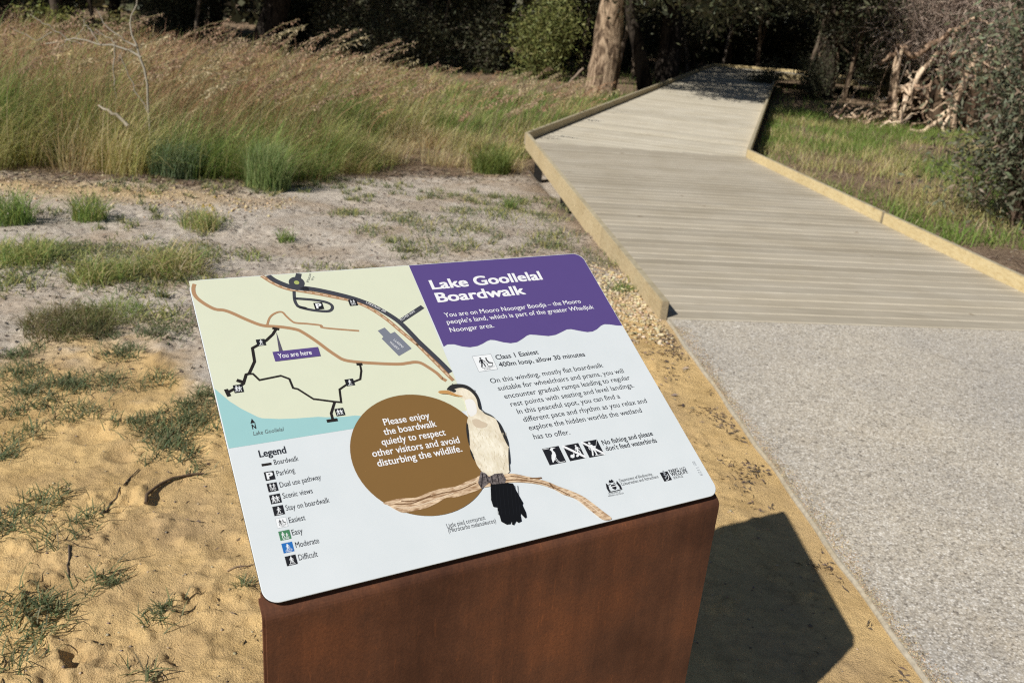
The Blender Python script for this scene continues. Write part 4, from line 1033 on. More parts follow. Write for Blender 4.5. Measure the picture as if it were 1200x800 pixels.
# big single plumes standing out against the dark wood
for _ in range(200):
    lf_ = RNG.random() < .6; x_ = RNG.uniform(-6.5, -2.4) if lf_ else RNG.uniform(-3, .4); y_ = RNG.uniform(8.6, 12.5) if lf_ else RNG.uniform(11, 15.5)
    if x_ > float(KL(y_)) - .2: continue
    H_ = RNG.uniform(1.05, 1.85) if lf_ else RNG.uniform(.8, 1.2); az = RNG.normal(.1, .55); L = H_ * RNG.uniform(.35, .75); s_ = np.linspace(0, 1, 10)
    P = np.stack([x_ + math.cos(az) * L * s_ ** 2.1, y_ + math.sin(az) * L * s_ ** 2.1, float(base_z(x_, y_)) + H_ * (s_ - .20 * s_ ** 3.2)], -1); c0 = np.array([(.42, .28, .19), (.48, .36, .25), (.38, .26, .18), (.54, .45, .29)][RNG.integers(4)])
    tube(g, P, np.linspace(.0050, .0022, 10) * (1 + y_ / 30), 4, np.array((.42, .38, .20)) * RNG.uniform(.7, 1.1), cap=False)
    q = RNG.uniform(.72, 1.0, 60); k = np.clip((q * 9).astype(int), 0, 8); f = (q * 9 - k)[:, None]; B = P[k] * (1 - f) + P[k + 1] * f + RNG.normal(0, .013, (60, 3))
    leaves(g, B, .046, .015, np.tile(c0 * 1.25, (60, 1)) * RNG.uniform(.75, 1.25, (60, 1)), .7)
tag(link_mesh('tall_grass', g.mesh('tall_grass'), M_GRASS), 'dense field of tall green and reddish seeding grass left of the boardwalk', 'grass', kind='stuff')

# ---- grass right of the boardwalk
KR = lambda y: np.where(y < 11.3, 3.655 - (y - 5.115) * 0.14, 2.79 + (y - 11.3) * 0.2734)
g = Geo()
n = 90000; x = RNG.uniform(2.6, 13, n); y = RNG.uniform(7.5, 22.5, n)
k = (x > KR(y) + 0.12 + .25 * sstep(11 - y, 0, 3)) & (x < 4 + 0.52 * (y - 6)) & (y > 8.2 + 1.0 * (x - 3.3) * .5 + .9 * (fbm(x * 2, y * 2, 15) - .5))
k &= RNG.random(n) < np.clip(.2 + 2.4 * (fbm(x * 1.3, y * 1.3, 19, 3) - .33), .08, 1)
x, y = x[k], y[k]; n = len(x)
t = fbm(x * 1.1, y * 1.1, 37, 3) + .12 * (RNG.random(n) - .5)
m2 = sstep(t, .54, .66)[:, None]; cc = pick([(.24, .36, .075), (.20, .31, .068), (.28, .37, .095)], n) * (1 - m2) + pick(OLIVE + STRAW[:1], n) * m2
st_ = RNG.random(n) < .08; cc[st_] = pick(STRAW, n)[st_]
blades(g, np.stack([x, y, ground_z(x, y) - .01], -1), RNG.uniform(.08, .30, n) * (.7 + .6 * fbm(x, y, 43)), .0085, 0.7, cc)
tag(link_mesh('green_grass', g.mesh('green_grass'), M_GRASS), 'short bright green grass on the right of the boardwalk', 'grass', kind='stuff')
# ---- low grass further back in the shade
g = Geo(); n = 16000; x = RNG.uniform(-18, 20, n); y = RNG.uniform(20, 40, n)
k = ((x < KL(y) - .1) | (x > KR(y) + .1)) & (fbm(x * .7, y * .7, 73, 3) > .46); x, y = x[k], y[k]; n = len(x)
blades(g, np.stack([x, y, ground_z(x, y) - .01], -1), RNG.uniform(.12, .38, n), .016, 0.6, pick(GREEN, n))
tag(link_mesh('shade_grass', g.mesh('shade_grass'), M_GRASS), 'thin green grass growing under the trees at the back', 'grass', kind='stuff')

# ---- creeping couch grass on the sand
COUCH = [(.180, .230, .115), (.150, .200, .105), (.220, .250, .125), (.28, .27, .15)]
g = Geo()
for (px, py, rx, ry) in PATCHES:
    far = py > 4; n = int(min(1500, 1500 * rx * ry * 3.14 * (4.2 if not far else (2.3 if px < -1.3 else .9))) + 14)
    nr = max(2, int(n / 16)); r = np.sqrt(RNG.random(nr)); th = RNG.random(nr) * 6.283
    cx = px + rx * r * np.cos(th); cy = py + ry * r * np.sin(th); idx = RNG.integers(0, nr, n)
    x = cx[idx] + RNG.normal(0, .028, n) * (2.2 if far else 1); y = cy[idx] + RNG.normal(0, .028, n) * (2.2 if far else 1)
    ok = x < path_left(y) - .03; x, y = x[ok], y[ok]; n = len(x)
    cc = pick(COUCH if not far else COUCH + OLIVE[:2], n)
    blades(g, np.stack([x, y, ground_z(x, y) - .002], -1), RNG.uniform(.025, .062, n) * (1.25 if far else 1), .0040 if not far else .0060, 1.05, cc, stiff=1.3)
    for _ in range(max(1, nr // 5)):                       # bare runners
        i = RNG.integers(0, nr); a_ = RNG.random() * 6.283; L = RNG.uniform(.05, .16); s = np.linspace(0, 1, 6)
        xx = cx[i] + L * s * math.cos(a_) + .012 * np.sin(s * 6 + a_); yy = cy[i] + L * s * math.sin(a_) + .012 * np.cos(s * 5)
        if (xx > path_left(yy) - .03).any(): continue
        tube(g, np.stack([xx, yy, ground_z(xx, yy) + .003], -1), .0012, 3, np.array([.10, .075, .055]) if RNG.random() < .6 else np.array([.30, .24, .15]), cap=False)
n = 420; x = RNG.uniform(-3.6, .3, n); y = RNG.uniform(4.2, 9.0, n); k = (x < KL(y) - .1) & (y < np.interp(x, fx, fy)) & (fbm(x * 1.2, y * 1.2, 58, 2) > .44); x, y = x[k], y[k]
m_ = 22; X = np.repeat(x, m_) + RNG.normal(0, .022, len(x) * m_); Y = np.repeat(y, m_) + RNG.normal(0, .022, len(x) * m_)
blades(g, np.stack([X, Y, ground_z(X, Y) - .003], -1), RNG.uniform(.03, .085, len(X)), .006, .9, pick(COUCH + OLIVE[:2], len(X)))
tag(link_mesh('creeping_grass', g.mesh('creeping_grass'), M_GRASS), 'patches of creeping couch grass spread over the sand', 'ground cover', kind='stuff')

# ---- single tufts
def tuft(name, label, x, y, r, h, n, cols, w=.0045, lean=.7, group=None, cat='grass tuft', flowers=0, dirk=0.0, stiff=1.9):
    g = Geo(); rr = r * np.sqrt(RNG.random(n)) * .55; th = RNG.random(n) * 6.283
    X = rr * np.cos(th); Y = rr * np.sin(th); hh = h * (0.45 + .75 * RNG.random(n)) * (1 - .5 * (rr / r) ** 2)
    z0 = float(ground_z(x, y)); Z = ground_z(x + X, y + Y) - z0 - .008
    blades(g, np.stack([X, Y, Z], -1), hh, w, lean, pick(cols, n), 1, 0, dirk, stiff)
    if flowers:
        i = RNG.integers(0, n, flowers); P = np.stack([X[i] * 1.6, Y[i] * 1.6, hh[i] * .95], -1)
        for j in range(6): leaves(g, P + RNG.normal(0, .004, P.shape), .015, .011, np.tile([.72, .55, .06], (flowers, 1)), 0)
    o = link_mesh(name, g.mesh(name), M_GRASS); o.location = (x, y, z0)
    return tag(o, label, cat, group)
tuft('grass_tuft', 'bright green upright grass tuft at the left edge of the photo', -3.36, 5.50, .26, .30, 420, GREEN)
tuft('grass_tuft', 'smaller green tuft just right of the one at the left edge', -2.98, 5.77, .20, .26, 300, GREEN + OLIVE[:1])
tuft('flowering_weed', 'dry weed with yellow flowers on the grey soil before the tall grass', -2.22, 5.80, .24, .20, 260, OLIVE + STRAW + GREEN, cat='weed', flowers=6)
tuft('grass_tuft', 'wispy straw and green tuft in the middle of the weedy soil', -2.30, 4.55, .32, .17, 620, OLIVE + GREEN + STRAW[:1], lean=1.0)
tuft('weed_mound', 'low reddish green weed mound nearest the yellow sand', -2.12, 3.82, .38, .13, 1100, [(.20, .21, .08), (.27, .22, .11), (.17, .19, .07), (.33, .27, .15)], w=.003, lean=1.1, cat='weed')
tuft('weed_mound', 'low green weed mound behind the reddish one, left of the sign', -2.02, 4.02, .30, .10, 500, GREEN + OLIVE[:1], w=.003, lean=1.1, cat='weed')
tuft('grass_tuft', 'pale dry leaning tuft beside the weed mounds', -2.02, 4.78, .34, .22, 520, STRAW + OLIVE + GREEN[:2], lean=1.1)
tuft('grass_tuft', 'pale green weedy tuft at the left edge of the grey soil', -2.85, 4.72, .36, .18, 600, OLIVE + GREEN, lean=1.0)
tuft('grass_tuft', 'tiny green tuft alone on the bare grey soil', -1.59, 5.67, .10, .14, 90, GREEN)
tuft('grass_tussock', 'blue green tussock at the front edge of the tall grass', -3.30, 8.05, .40, .46, 800, [(.30, .40, .22), (.26, .36, .18), (.34, .40, .23)], w=.006, lean=.55, cat='tussock')
tuft('grass_tussock', 'thick upright green tussock standing out before the tall grass', -2.34, 7.80, .36, .50, 850, [(.29, .39, .15), (.25, .34, .125), (.38, .42, .19)], w=.006, lean=.4, cat='tussock')
tuft('grass_tussock', 'rounded lime green tussock beside the grass edge near the boardwalk', -.42, 10.45, .42, .40, 700, [(.26, .31, .085), (.21, .27, .075)], w=.007, lean=.7, cat='tussock')
tuft('grass_tuft', 'small dark green sprig beside a dry twig on yellow sand', -1.05, 1.98, .05, .045, 60, COUCH, w=.0028, lean=1.2)
tuft('grass_tuft', 'lone low sprig on yellow sand near the pedestal', -.88, 1.88, .05, .04, 60, COUCH, w=.0028, lean=1.3)
tuft('grass_tuft', 'tiny sprig touching the left side of the pedestal', -.70, 2.02, .04, .05, 40, COUCH, w=.0028, lean=1.0)
tuft('grass_tuft', 'flat green tuft in yellow rubble beside the kerb end', .67, 5.22, .12, .06, 170, GREEN, w=.004, lean=1.4)
tuft('grass_tuft', 'upright weed on the grey soil beside the boardwalk kerb', -.12, 7.9, .12, .18, 70, GREEN, w=.005)

# ---- limestone rubble, pebbles, litter
def chips(n, fx_, smin, smax, cols, rng=RNG):
    g = Geo(); x, y = fx_(n); n = len(x); sz = rng.uniform(smin, smax, n) * rng.uniform(.5, 1, n)
    base = np.array([[1, 0, 0], [-1, 0, 0], [0, 1, 0], [0, -1, 0], [0, 0, 1], [0, 0, -1], [.7, .7, .5], [-.7, .6, .5], [.6, -.7, .5], [-.7, -.7, .45]], float)
    TR = np.array([[0, 6, 4], [6, 2, 4], [2, 7, 4], [7, 1, 4], [1, 9, 4], [9, 3, 4], [3, 8, 4], [8, 0, 4], [0, 2, 6], [2, 1, 7], [1, 3, 9], [3, 0, 8], [2, 0, 5], [1, 2, 5], [3, 1, 5], [0, 3, 5]])
    V = base[None] * rng.uniform(.65, 1.2, (n, 10, 1)); V[..., 2] *= .6
    a_ = rng.random(n) * 6.283; ca, sa = np.cos(a_)[:, None], np.sin(a_)[:, None]
    V = np.stack([V[..., 0] * ca - V[..., 1] * sa, V[..., 0] * sa + V[..., 1] * ca, V[..., 2]], -1) * (sz * .5)[:, None, None] * rng.uniform(.7, 1.3, (n, 1, 3))
    V += np.stack([x, y, ground_z(x, y) + sz * .10], -1)[:, None, :]
    F = (np.arange(n)[:, None, None] * 10 + TR[None]).reshape(-1, 3)
    g.add(V.reshape(-1, 3), F, None); g.C[-1] = np.repeat(pick(cols, n), 10, axis=0); return g
YC = [(.56, .44, .26), (.62, .52, .34), (.50, .38, .21), (.66, .58, .42)]
def kerbside(n):
    y = RNG.uniform(4.25, 5.9, n); lim = np.where(y > 4.68, KL(y) - .06, path_left(y) - .03); x = lim - np.abs(RNG.normal(0, .22, n)); k = RNG.random(n) < np.clip(1.25 - np.abs(y - 4.95) * 1.3, 0.02, 1); return x[k], y[k]
g = chips(2300, kerbside, .010, .038, YC)
tag(link_mesh('limestone_rubble', g.mesh('limestone_rubble'), M_CHIP), 'yellow limestone chips heaped beside the near end of the kerb', 'rubble', kind='stuff')
def band(n):
    x = RNG.uniform(-5.6, -1.9, n); y = 6.85 + .12 * (x + 3) + RNG.normal(0, .42, n); k = RNG.random(n) < np.clip(fbm(x * 2, y * 2, 88) * 2 - .45, .05, 1); return x[k], y[k]
g = chips(2600, band, .008, .034, YC + [(.45, .38, .28)])
tag(link_mesh('gravel_strip', g.mesh('gravel_strip'), M_CHIP), 'strip of pale yellow gravel in front of the tall grass', 'gravel', kind='stuff')
def sand_area(n):
    x = RNG.uniform(-2.6, 1.05, n); y = 1.4 + 5.5 * RNG.random(n) ** 1.6; k = (x < path_left(y) - .02) & ((y < 4.6) | (x < KL(y) - .05)); return x[k], y[k]
g = chips(3600, sand_area, .003, .012, [(.40, .32, .22), (.30, .25, .2), (.5, .42, .3), (.2, .16, .13)])
tag(link_mesh('pebbles', g.mesh('pebbles'), M_CHIP), 'small scattered pebbles and crumbs on the sand', 'pebbles', kind='stuff')
def spill(n):
    y = RNG.uniform(1.4, 4.55, n); return path_left(y) + .012 + np.abs(RNG.normal(0, .035, n)) * (.35 + 1.3 * fbm(y * 4, y * 0, 27, 3)), y
g = chips(7000, spill, .003, .008, [(.50, .40, .26), (.56, .45, .30), (.42, .33, .22), (.25, .2, .15)]); 
for v_ in g.V: v_[:, 2] += .014
tag(link_mesh('spilled_sand', g.mesh('spilled_sand'), M_CHIP), 'loose sand grains spilled onto the edge of the concrete path', 'sand', kind='stuff')
# dry leaf and bark litter
g = Geo()
def litter(x, y, ln, wd, cols):
    n = len(x); P = np.stack([x, y, ground_z(x, y) + .004], -1)
    a_ = RNG.random(n) * 6.283; d = np.stack([np.cos(a_), np.sin(a_), RNG.uniform(-.1, .35, n)], -1); s = np.stack([-np.sin(a_), np.cos(a_), RNG.uniform(-.5, .5, n)], -1)
    ln = (ln * RNG.uniform(.5, 1.4, n))[:, None]; wd = (wd * RNG.uniform(.5, 1.4, n))[:, None]
    V = np.stack([P, P + d * ln * .5 + s * wd * .5 + [0, 0, .004], P + d * ln, P + d * ln * .5 - s * wd * .5], 1).reshape(-1, 3)
    g.add(V, np.arange(n * 4).reshape(-1, 4), None); g.C[-1] = np.repeat(pick(cols, n), 4, axis=0)
n = 1700; y = RNG.uniform(1.6, 4.5, n); x = path_left(y) - .03 - np.abs(RNG.normal(0, .09, n)); k = fbm(x * 7, y * 7, 12, 3) > .57; litter(x[k], y[k], .022, .0035, [(.10, .075, .06), (.15, .115, .09), (.07, .055, .05)])
n = 5200; x = RNG.uniform(-4.2, .9, n); y = RNG.uniform(3.4, 8.6, n); k = (x < KL(y) - .06) & (fbm(x * 2.2, y * 2.2, 14, 3) > .44); litter(x[k], y[k], .034, .010, [(.13, .10, .08), (.18, .145, .11), (.09, .07, .06), (.30, .24, .17)])
n = 2600; x = RNG.uniform(-5, .3, n); y = np.interp(x, fx, fy) + RNG.normal(-.25, .35, n); k = x < KL(y) - .06; litter(x[k], y[k], .06, .014, [(.14, .105, .08), (.22, .17, .12), (.32, .26, .17), (.10, .08, .06)])
n = 4200; x = RNG.uniform(3.0, 8, n); y = RNG.uniform(5.5, 13, n); k = (x > KR(y) + .08) & (x < 5.2 + .5 * (y - 6)); litter(x[k], y[k], .055, .016, [(.16, .115, .085), (.22, .165, .12), (.11, .085, .065), (.30, .24, .18)])
n = 900; x = RNG.uniform(-2.4, -.4, n); y = RNG.uniform(1.5, 3.6, n); k = fbm(x * 3, y * 3, 16, 3) > .55; litter(x[k], y[k], .022, .004, [(.12, .09, .07), (.2, .15, .1)])
n = 3000; x = RNG.uniform(5, 14, n); y = RNG.uniform(18.5, 26, n); k = (x > KR(y) + .1); litter(x[k], y[k], .14, .03, [(.16, .12, .09), (.24, .18, .13), (.11, .085, .065)])
tag(link_mesh('leaf_litter', g.mesh('leaf_litter'), M_TWIG), 'dry leaf and bark litter lying on the soil', 'leaf litter', kind='stuff')

# single dry twigs on the sand
def twig(label, pts, r, col, name='dry_twig'):
    g = Geo(); p = np.array(pts, float); s = np.linspace(0, len(p) - 1, 9); i = np.clip(s.astype(int), 0, len(p) - 2); f = (s - i)[:, None]
    q = p[i] * (1 - f) + p[i + 1] * f; o = q[0].copy(); z = ground_z(q[:, 0], q[:, 1]) + r * 1.2 + (p[0, 2] if p.shape[1] > 2 else 0)
    P = np.stack([q[:, 0] - o[0], q[:, 1] - o[1], z - z[0]], -1); P[:, :2] += RNG.normal(0, r * .5, (9, 2))
    tube(g, P, np.linspace(r, r * .5, 9), 5, col)
    ob = link_mesh(name, g.mesh(name, True), M_TWIG); ob.location = (o[0], o[1], float(z[0])); return tag(ob, label, 'twig')
twig('thin dark forked runner twig lying left of the crescent print', [(-1.24, 2.30), (-1.25, 2.44), (-1.25, 2.59)], .0035, np.array([.10, .08, .06]))
twig('short dark curved twig beside the small sprig on the sand', [(-1.25, 2.12), (-1.22, 2.05), (-1.19, 1.99)], .003, np.array([.11, .09, .07]))
twig('short pale broken twig on the sand left of the pedestal', [(-.77, 2.08), (-.70, 2.12)], .003, np.array([.30, .22, .14]))

th_ = np.linspace(R(206), R(100), 9)
twig('thin curved dark root half buried in the yellow sand', [(-1.0 + .15 * math.cos(a_), 2.45 + .15 * math.sin(a_)) for a_ in th_], .0065, np.array([.12, .085, .055]), name='curved_root')
# ---- trees and shrubs
def limbs(geo, base, d, L, r, depth, col, tips, rng, bend=.25, spread=.7, n=7):
    d = np.asarray(d, float); d /= np.linalg.norm(d); k = 7; P = [np.asarray(base, float)]
    for i in range(k):
        d = d + rng.normal(0, bend / k ** .5, 3) * .5; d[2] += .02; d /= np.linalg.norm(d); P.append(P[-1] + d * L / k)
    P = np.array(P); rr = np.linspace(r, r * .55, k + 1)
    tube(geo, P, rr, n, col, rough=.07, rng=rng, cap=depth == 0)
    if depth == 0: tips.append(P[-1]); tips.append(P[-3]); return
    for _ in range(rng.integers(2, 4)):
        i = rng.integers(4, k + 1); dd = d + rng.normal(0, spread, 3); dd[2] += .25
        limbs(geo, P[i], dd, L * rng.uniform(.55, .8), rr[i] * .62, depth - 1, col, tips, rng, bend * 1.2, spread, max(4, n - 1))

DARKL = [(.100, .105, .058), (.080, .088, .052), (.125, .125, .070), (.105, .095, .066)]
def crown_mesh(seed, rx, rz, zc, zmin, n_big, n_small, cols):
    rng = np.random.default_rng(seed); g = Geo(); cl = []
    while len(cl) < 150:
        p = rng.uniform(-1, 1, 3); q = np.linalg.norm(p)
        if q < 1 and q > .25: cl.append(p)
    cl = np.array(cl) * [rx, rx, rz] + [0, 0, zc]; cl[:, 2] = np.maximum(cl[:, 2], zmin + rng.random(len(cl)) * .9)
    i = rng.integers(0, len(cl), n_big); P = cl[i] + rng.normal(0, 1, (n_big, 3)) * [.34, .34, .26]
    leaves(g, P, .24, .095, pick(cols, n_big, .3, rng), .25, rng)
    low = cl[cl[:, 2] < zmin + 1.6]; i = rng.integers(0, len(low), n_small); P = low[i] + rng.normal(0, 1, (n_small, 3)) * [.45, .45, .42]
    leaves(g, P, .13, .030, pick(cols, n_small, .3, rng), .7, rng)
    return g.mesh('crown')
def trunk_mesh(seed, h, r, lean, col, fork=2, flare=1.5, rgh=.09):
    rng = np.random.default_rng(seed); g = Geo(); k = 12; s = np.linspace(0, 1, k)
    P = np.stack([lean[0] * s ** 1.1 + .07 * np.cumsum(rng.normal(0, .5, k)) * s, lean[1] * s + .07 * np.cumsum(rng.normal(0, .5, k)) * s, h * s - .25], -1)
    rr = r * (1 - .45 * s) * (1 + (flare - 1) * np.exp(-s * 14))
    tube(g, P, rr, 18, col, rough=rgh, rng=rng); tips = []
    for _ in range(4): limbs(g, P[rng.integers(7, k)], np.array([rng.normal(0, .8), rng.normal(0, .8), .8]), 2.0, r * .42, fork, col, tips, rng)
    return g.mesh('trunk', True)
def tree(name, label, x, y, tm, cm, group=None, rz=0.0, s=1.0, crown_at=(0, 0, 0), cat='tree', cs=1.0):
    o = empty(name, (x, y, float(base_z(x, y))), rz); o.scale = (s, s, s); tag(o, label, cat, group)
    t = link_mesh('trunk', tm, [M_BARK] if not tm.materials else [], o)
    if cm is not None:
        c_ = link_mesh('crown', cm, [M_LEAF] if not cm.materials else [], o); c_.location = crown_at; c_.scale = (cs, cs, cs)
    return o
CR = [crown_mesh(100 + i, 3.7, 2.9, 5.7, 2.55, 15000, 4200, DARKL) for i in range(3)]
TK = [trunk_mesh(200 + i, 5.5, .17 + .03 * i, ((-.5, .1), (.6, -.2), (.2, .4))[i], np.array((.085, .070, .058))) for i in range(3)]
# paperbark beside the boardwalk, its crown hangs over the deck
pb = trunk_mesh(31, 5.0, .36, (.15, .4), np.array((.36, .28, .205)), flare=1.25, rgh=.2)
tree('paperbark_tree', 'thick pale barked paperbark trunk lit by sun left of the boardwalk', 1.63, 22.0, pb, CR[0], rz=.0, crown_at=(1.75, -2.0, -.3), cs=.86)
tree('dark_tree', 'dark bent trunk leaning away just right of the pale paperbark', 3.0, 23.4, trunk_mesh(32, 4.4, .19, (-1.5, .3), np.array((.045, .038, .032))), CR[1], rz=0, crown_at=(-.6, 1.2, .5), cs=.8)
tree('dark_tree', 'wide black trunk close to the far left kerb of the boardwalk', 4.1, 28.2, trunk_mesh(33, 5.5, .36, (-.2, .2), np.array((.040, .034, .030))), CR[2], crown_at=(-2.2, .8, .2), cs=.75)
tree('dark_tree', 'thick black trunk rising behind the tall grass at upper left', -7.75, 25.6, trunk_mesh(34, 4.5, .42, (1.1, .2), np.array((.038, .032, .028)), flare=1.9), CR[1], rz=0, crown_at=(.2, -.6, -.6))
tree('dark_tree', 'dark tree at the top left corner behind the reddish grass', -12.6, 24.0, TK[0], CR[2], rz=1.2)
GRPT = 'dark trees of the shaded wood'
LBT = 'dark leafy tree standing in the shaded wood behind the grass'
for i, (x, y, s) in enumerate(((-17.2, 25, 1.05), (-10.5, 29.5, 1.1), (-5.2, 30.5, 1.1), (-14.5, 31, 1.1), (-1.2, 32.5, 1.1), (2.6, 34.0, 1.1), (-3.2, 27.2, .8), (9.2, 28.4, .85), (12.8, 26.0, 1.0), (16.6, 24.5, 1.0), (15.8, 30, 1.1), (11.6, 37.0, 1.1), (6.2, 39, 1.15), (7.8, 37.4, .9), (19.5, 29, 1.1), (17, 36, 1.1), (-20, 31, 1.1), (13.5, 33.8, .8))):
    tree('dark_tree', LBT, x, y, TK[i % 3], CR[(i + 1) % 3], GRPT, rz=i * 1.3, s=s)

# pale stemmed saplings right of the far boardwalk
SAP = []
def sapling(label, x, y, h, lean, r, col, nl, seed, cols=DARKL, name='sapling'):
    rng = np.random.default_rng(seed); g = Geo(); tips = []
    k = 9; s = np.linspace(0, 1, k); P = np.stack([lean * s ** 1.3 + .04 * rng.normal(size=k) * s, .05 * rng.normal(size=k) * s, h * s - .1], -1)
    tube(g, P, np.linspace(r, r * .45, k), 8, col, rough=.12, rng=rng)
    for _ in range(7): limbs(g, P[rng.integers(4, k)], (rng.normal(0, .7), rng.normal(0, .7), .6), h * .3, r * .35, 1, np.array(col) * .6, tips, rng)
    tm = g.mesh('trunk', True); g2 = Geo(); tips = np.array(tips); i = rng.integers(0, len(tips), nl)
    leaves(g2, tips[i] + rng.normal(0, .22, (nl, 3)), .13, .022, pick(cols, nl, .3, rng), 1.2, rng)
    SAP.append(tree(name, label, x, y, tm, g2.mesh('crown'), cat='sapling'))
PALE = np.array((.36, .29, .22))
sapling('thin pale forked sapling behind the far boardwalk kerb', 9.95, 32.7, 2.6, .35, .085, PALE, 2200, 41)
sapling('stout pale sapling with peeling bark before the far kerb', 10.0, 30.6, 3.0, -.1, .13, np.array((.40, .31, .23)), 2400, 42)
sapling('slim grey sapling nearest the root pile', 9.6, 28.0, 2.8, .2, .075, np.array((.24, .19, .14)), 2000, 43)
sapling('slender grey stem in the gap beyond the bend of the boardwalk', 7.4, 36.3, 3.4, .2, .07, np.array((.30, .27, .24)), 1500, 44)
sapling('leaning grey stem left of the far bend of the boardwalk', 5.6, 33.4, 2.2, -.5, .11, np.array((.20, .18, .16)), 1800, 45)

LBS = 'grey stemmed young tree with drooping dark foliage inside the shaded wood'
for i, (x, y, h, ln_, r) in enumerate(((-2.9, 26.6, 3.2, .5, .07), (-4.4, 27.6, 3.6, -.4, .09), (-5.6, 26.4, 3.0, .3, .06), (-10.2, 27.0, 3.4, .6, .08), (-1.3, 29.0, 3.6, -.3, .08), (2.4, 27.2, 3.4, .5, .09), (1.5, 30.2, 3.6, .2, .08), (3.3, 30.2, 3.8, -.5, .10), (5.7, 36.8, 4.2, .5, .10), (8.9, 36.6, 4.0, -.4, .09), (6.6, 38.6, 4.5, .3, .11), (10.6, 35.6, 4.0, .5, .09), (11.3, 32.4, 3.6, -.3, .08), (12.0, 27.2, 3.4, .4, .08), (10.9, 25.6, 3.0, -.4, .06), (9.2, 38.6, 4.4, .5, .11), (-7.0, 29.6, 3.8, .4, .09), (-13.0, 26.6, 3.2, -.4, .07))):
    sapling(LBS, x, y, h, ln_, r, np.array((.22, .185, .15)) * (.7 + .6 * ((i * 7) % 5) / 4), 2300, 300 + i)
    tag(SAP[-1], group='young trees in the shaded wood')
# bushes: leafy from the ground up
def bush_mesh(seed, r, h, n, ln, wd, cols, droop=.3, nst=14, stem=(.07, .055, .045), clump=.22):
    rng = np.random.default_rng(seed); g = Geo(); gt = Geo(); cl = []
    for _ in range(nst):
        a_ = rng.random() * 6.283; rr = r * rng.uniform(.2, 1.0); top = np.array([rr * math.cos(a_), rr * math.sin(a_), h * rng.uniform(.55, 1.05) * (1 - .35 * (rr / r) ** 2)])
        s = np.linspace(0, 1, 7)[:, None]; P = top * [1, 1, 0] * s ** 1.4 + np.array([0, 0, 1]) * top[2] * s + rng.normal(0, .05 * r, (7, 3)) * s
        tube(gt, P, np.linspace(.022, .006, 7) * (r + .4), 5, np.array(stem), cap=False); cl.append(P[2:])
        for _ in range(4):
            q = P[rng.integers(2, 7)]; e = q + rng.normal(0, .35 * r, 3) * [1, 1, .8]; e[2] = max(e[2], .12); cl.append(np.array([e, (q + e) / 2]))
            tube(gt, np.array([q, (q + e) / 2 + rng.normal(0, .03, 3), e]), [.008, .006, .004], 4, np.array(stem), cap=False)
    cl = np.concatenate(cl); i = rng.integers(0, len(cl), n)
    P = cl[i] + rng.normal(0, clump * r, (n, 3)); P[:, 2] = np.abs(P[:, 2] - .02) + .02
    leaves(g, P, ln, wd, pick(cols, n, .3, rng), droop, rng)
    return gt.mesh('stems', True), g.mesh('foliage')
def bush(name, label, x, y, ms, group=None, rz=0., s=1., cat='bush'):
    o = empty(name, (x, y, float(base_z(x, y)) - .02), rz); o.scale = (s, s, s); tag(o, label, cat, group)
    link_mesh('stem', ms[0], [M_BARK] if not ms[0].materials else [], o); link_mesh('foliage', ms[1], [M_LEAF] if not ms[1].materials else [], o); return o
bush('green_bush', 'sunlit olive green bush left of the pale paperbark trunk', .15, 26.2, bush_mesh(51, 1.05, 2.7, 9500, .13, .030, [(.20, .215, .07), (.165, .19, .06), (.235, .24, .085)], .4))
bush('eucalyptus_bush', 'grey green broad leaved bush at the right edge of the photo', 5.86, 10.35, bush_mesh(52, 1.15, 3.4, 17000, .088, .028, [(.145, .158, .095), (.180, .19, .120), (.110, .125, .075), (.23, .18, .13)], .5, 34, (.26, .20, .16), .20))
bush('eucalyptus_bush', 'second grey green bush behind the one at the right edge', 7.3, 12.8, bush_mesh(53, 1.1, 3.2, 8000, .09, .032, [(.125, .145, .09), (.155, .17, .12), (.105, .12, .08)], .5, 20, (.18, .14, .11), .22))
bush('yellow_green_bush', 'yellow green lit bush at the far upper left', -12.1, 22.6, bush_mesh(54, .7, .95, 2600, .12, .04, [(.22, .22, .06), (.17, .19, .055)], .1))
bush('yellow_green_bush', 'dry yellowish bush right of the one at the far upper left', -9.7, 21.0, bush_mesh(55, .55, 1.1, 2200, .12, .03, [(.24, .21, .08), (.16, .16, .06)], .1))
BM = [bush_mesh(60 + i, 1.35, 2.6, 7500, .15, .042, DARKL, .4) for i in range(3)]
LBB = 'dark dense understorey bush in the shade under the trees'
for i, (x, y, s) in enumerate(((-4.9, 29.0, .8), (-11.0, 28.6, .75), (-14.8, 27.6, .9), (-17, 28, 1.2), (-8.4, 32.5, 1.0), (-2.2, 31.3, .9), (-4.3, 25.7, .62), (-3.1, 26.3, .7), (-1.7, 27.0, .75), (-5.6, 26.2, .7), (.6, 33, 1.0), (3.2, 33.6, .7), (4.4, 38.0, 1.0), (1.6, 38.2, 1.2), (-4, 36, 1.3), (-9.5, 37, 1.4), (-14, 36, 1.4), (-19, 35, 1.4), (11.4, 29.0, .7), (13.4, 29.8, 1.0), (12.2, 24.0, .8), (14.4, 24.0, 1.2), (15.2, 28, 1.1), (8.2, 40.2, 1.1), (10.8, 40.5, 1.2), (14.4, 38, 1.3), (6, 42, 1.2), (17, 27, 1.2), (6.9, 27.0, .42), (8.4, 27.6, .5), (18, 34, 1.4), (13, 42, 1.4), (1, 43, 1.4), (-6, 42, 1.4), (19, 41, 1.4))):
    bush('dark_bush', LBB, x, y, BM[i % 3], 'dark understorey bushes', rz=i * 2.1, s=s)
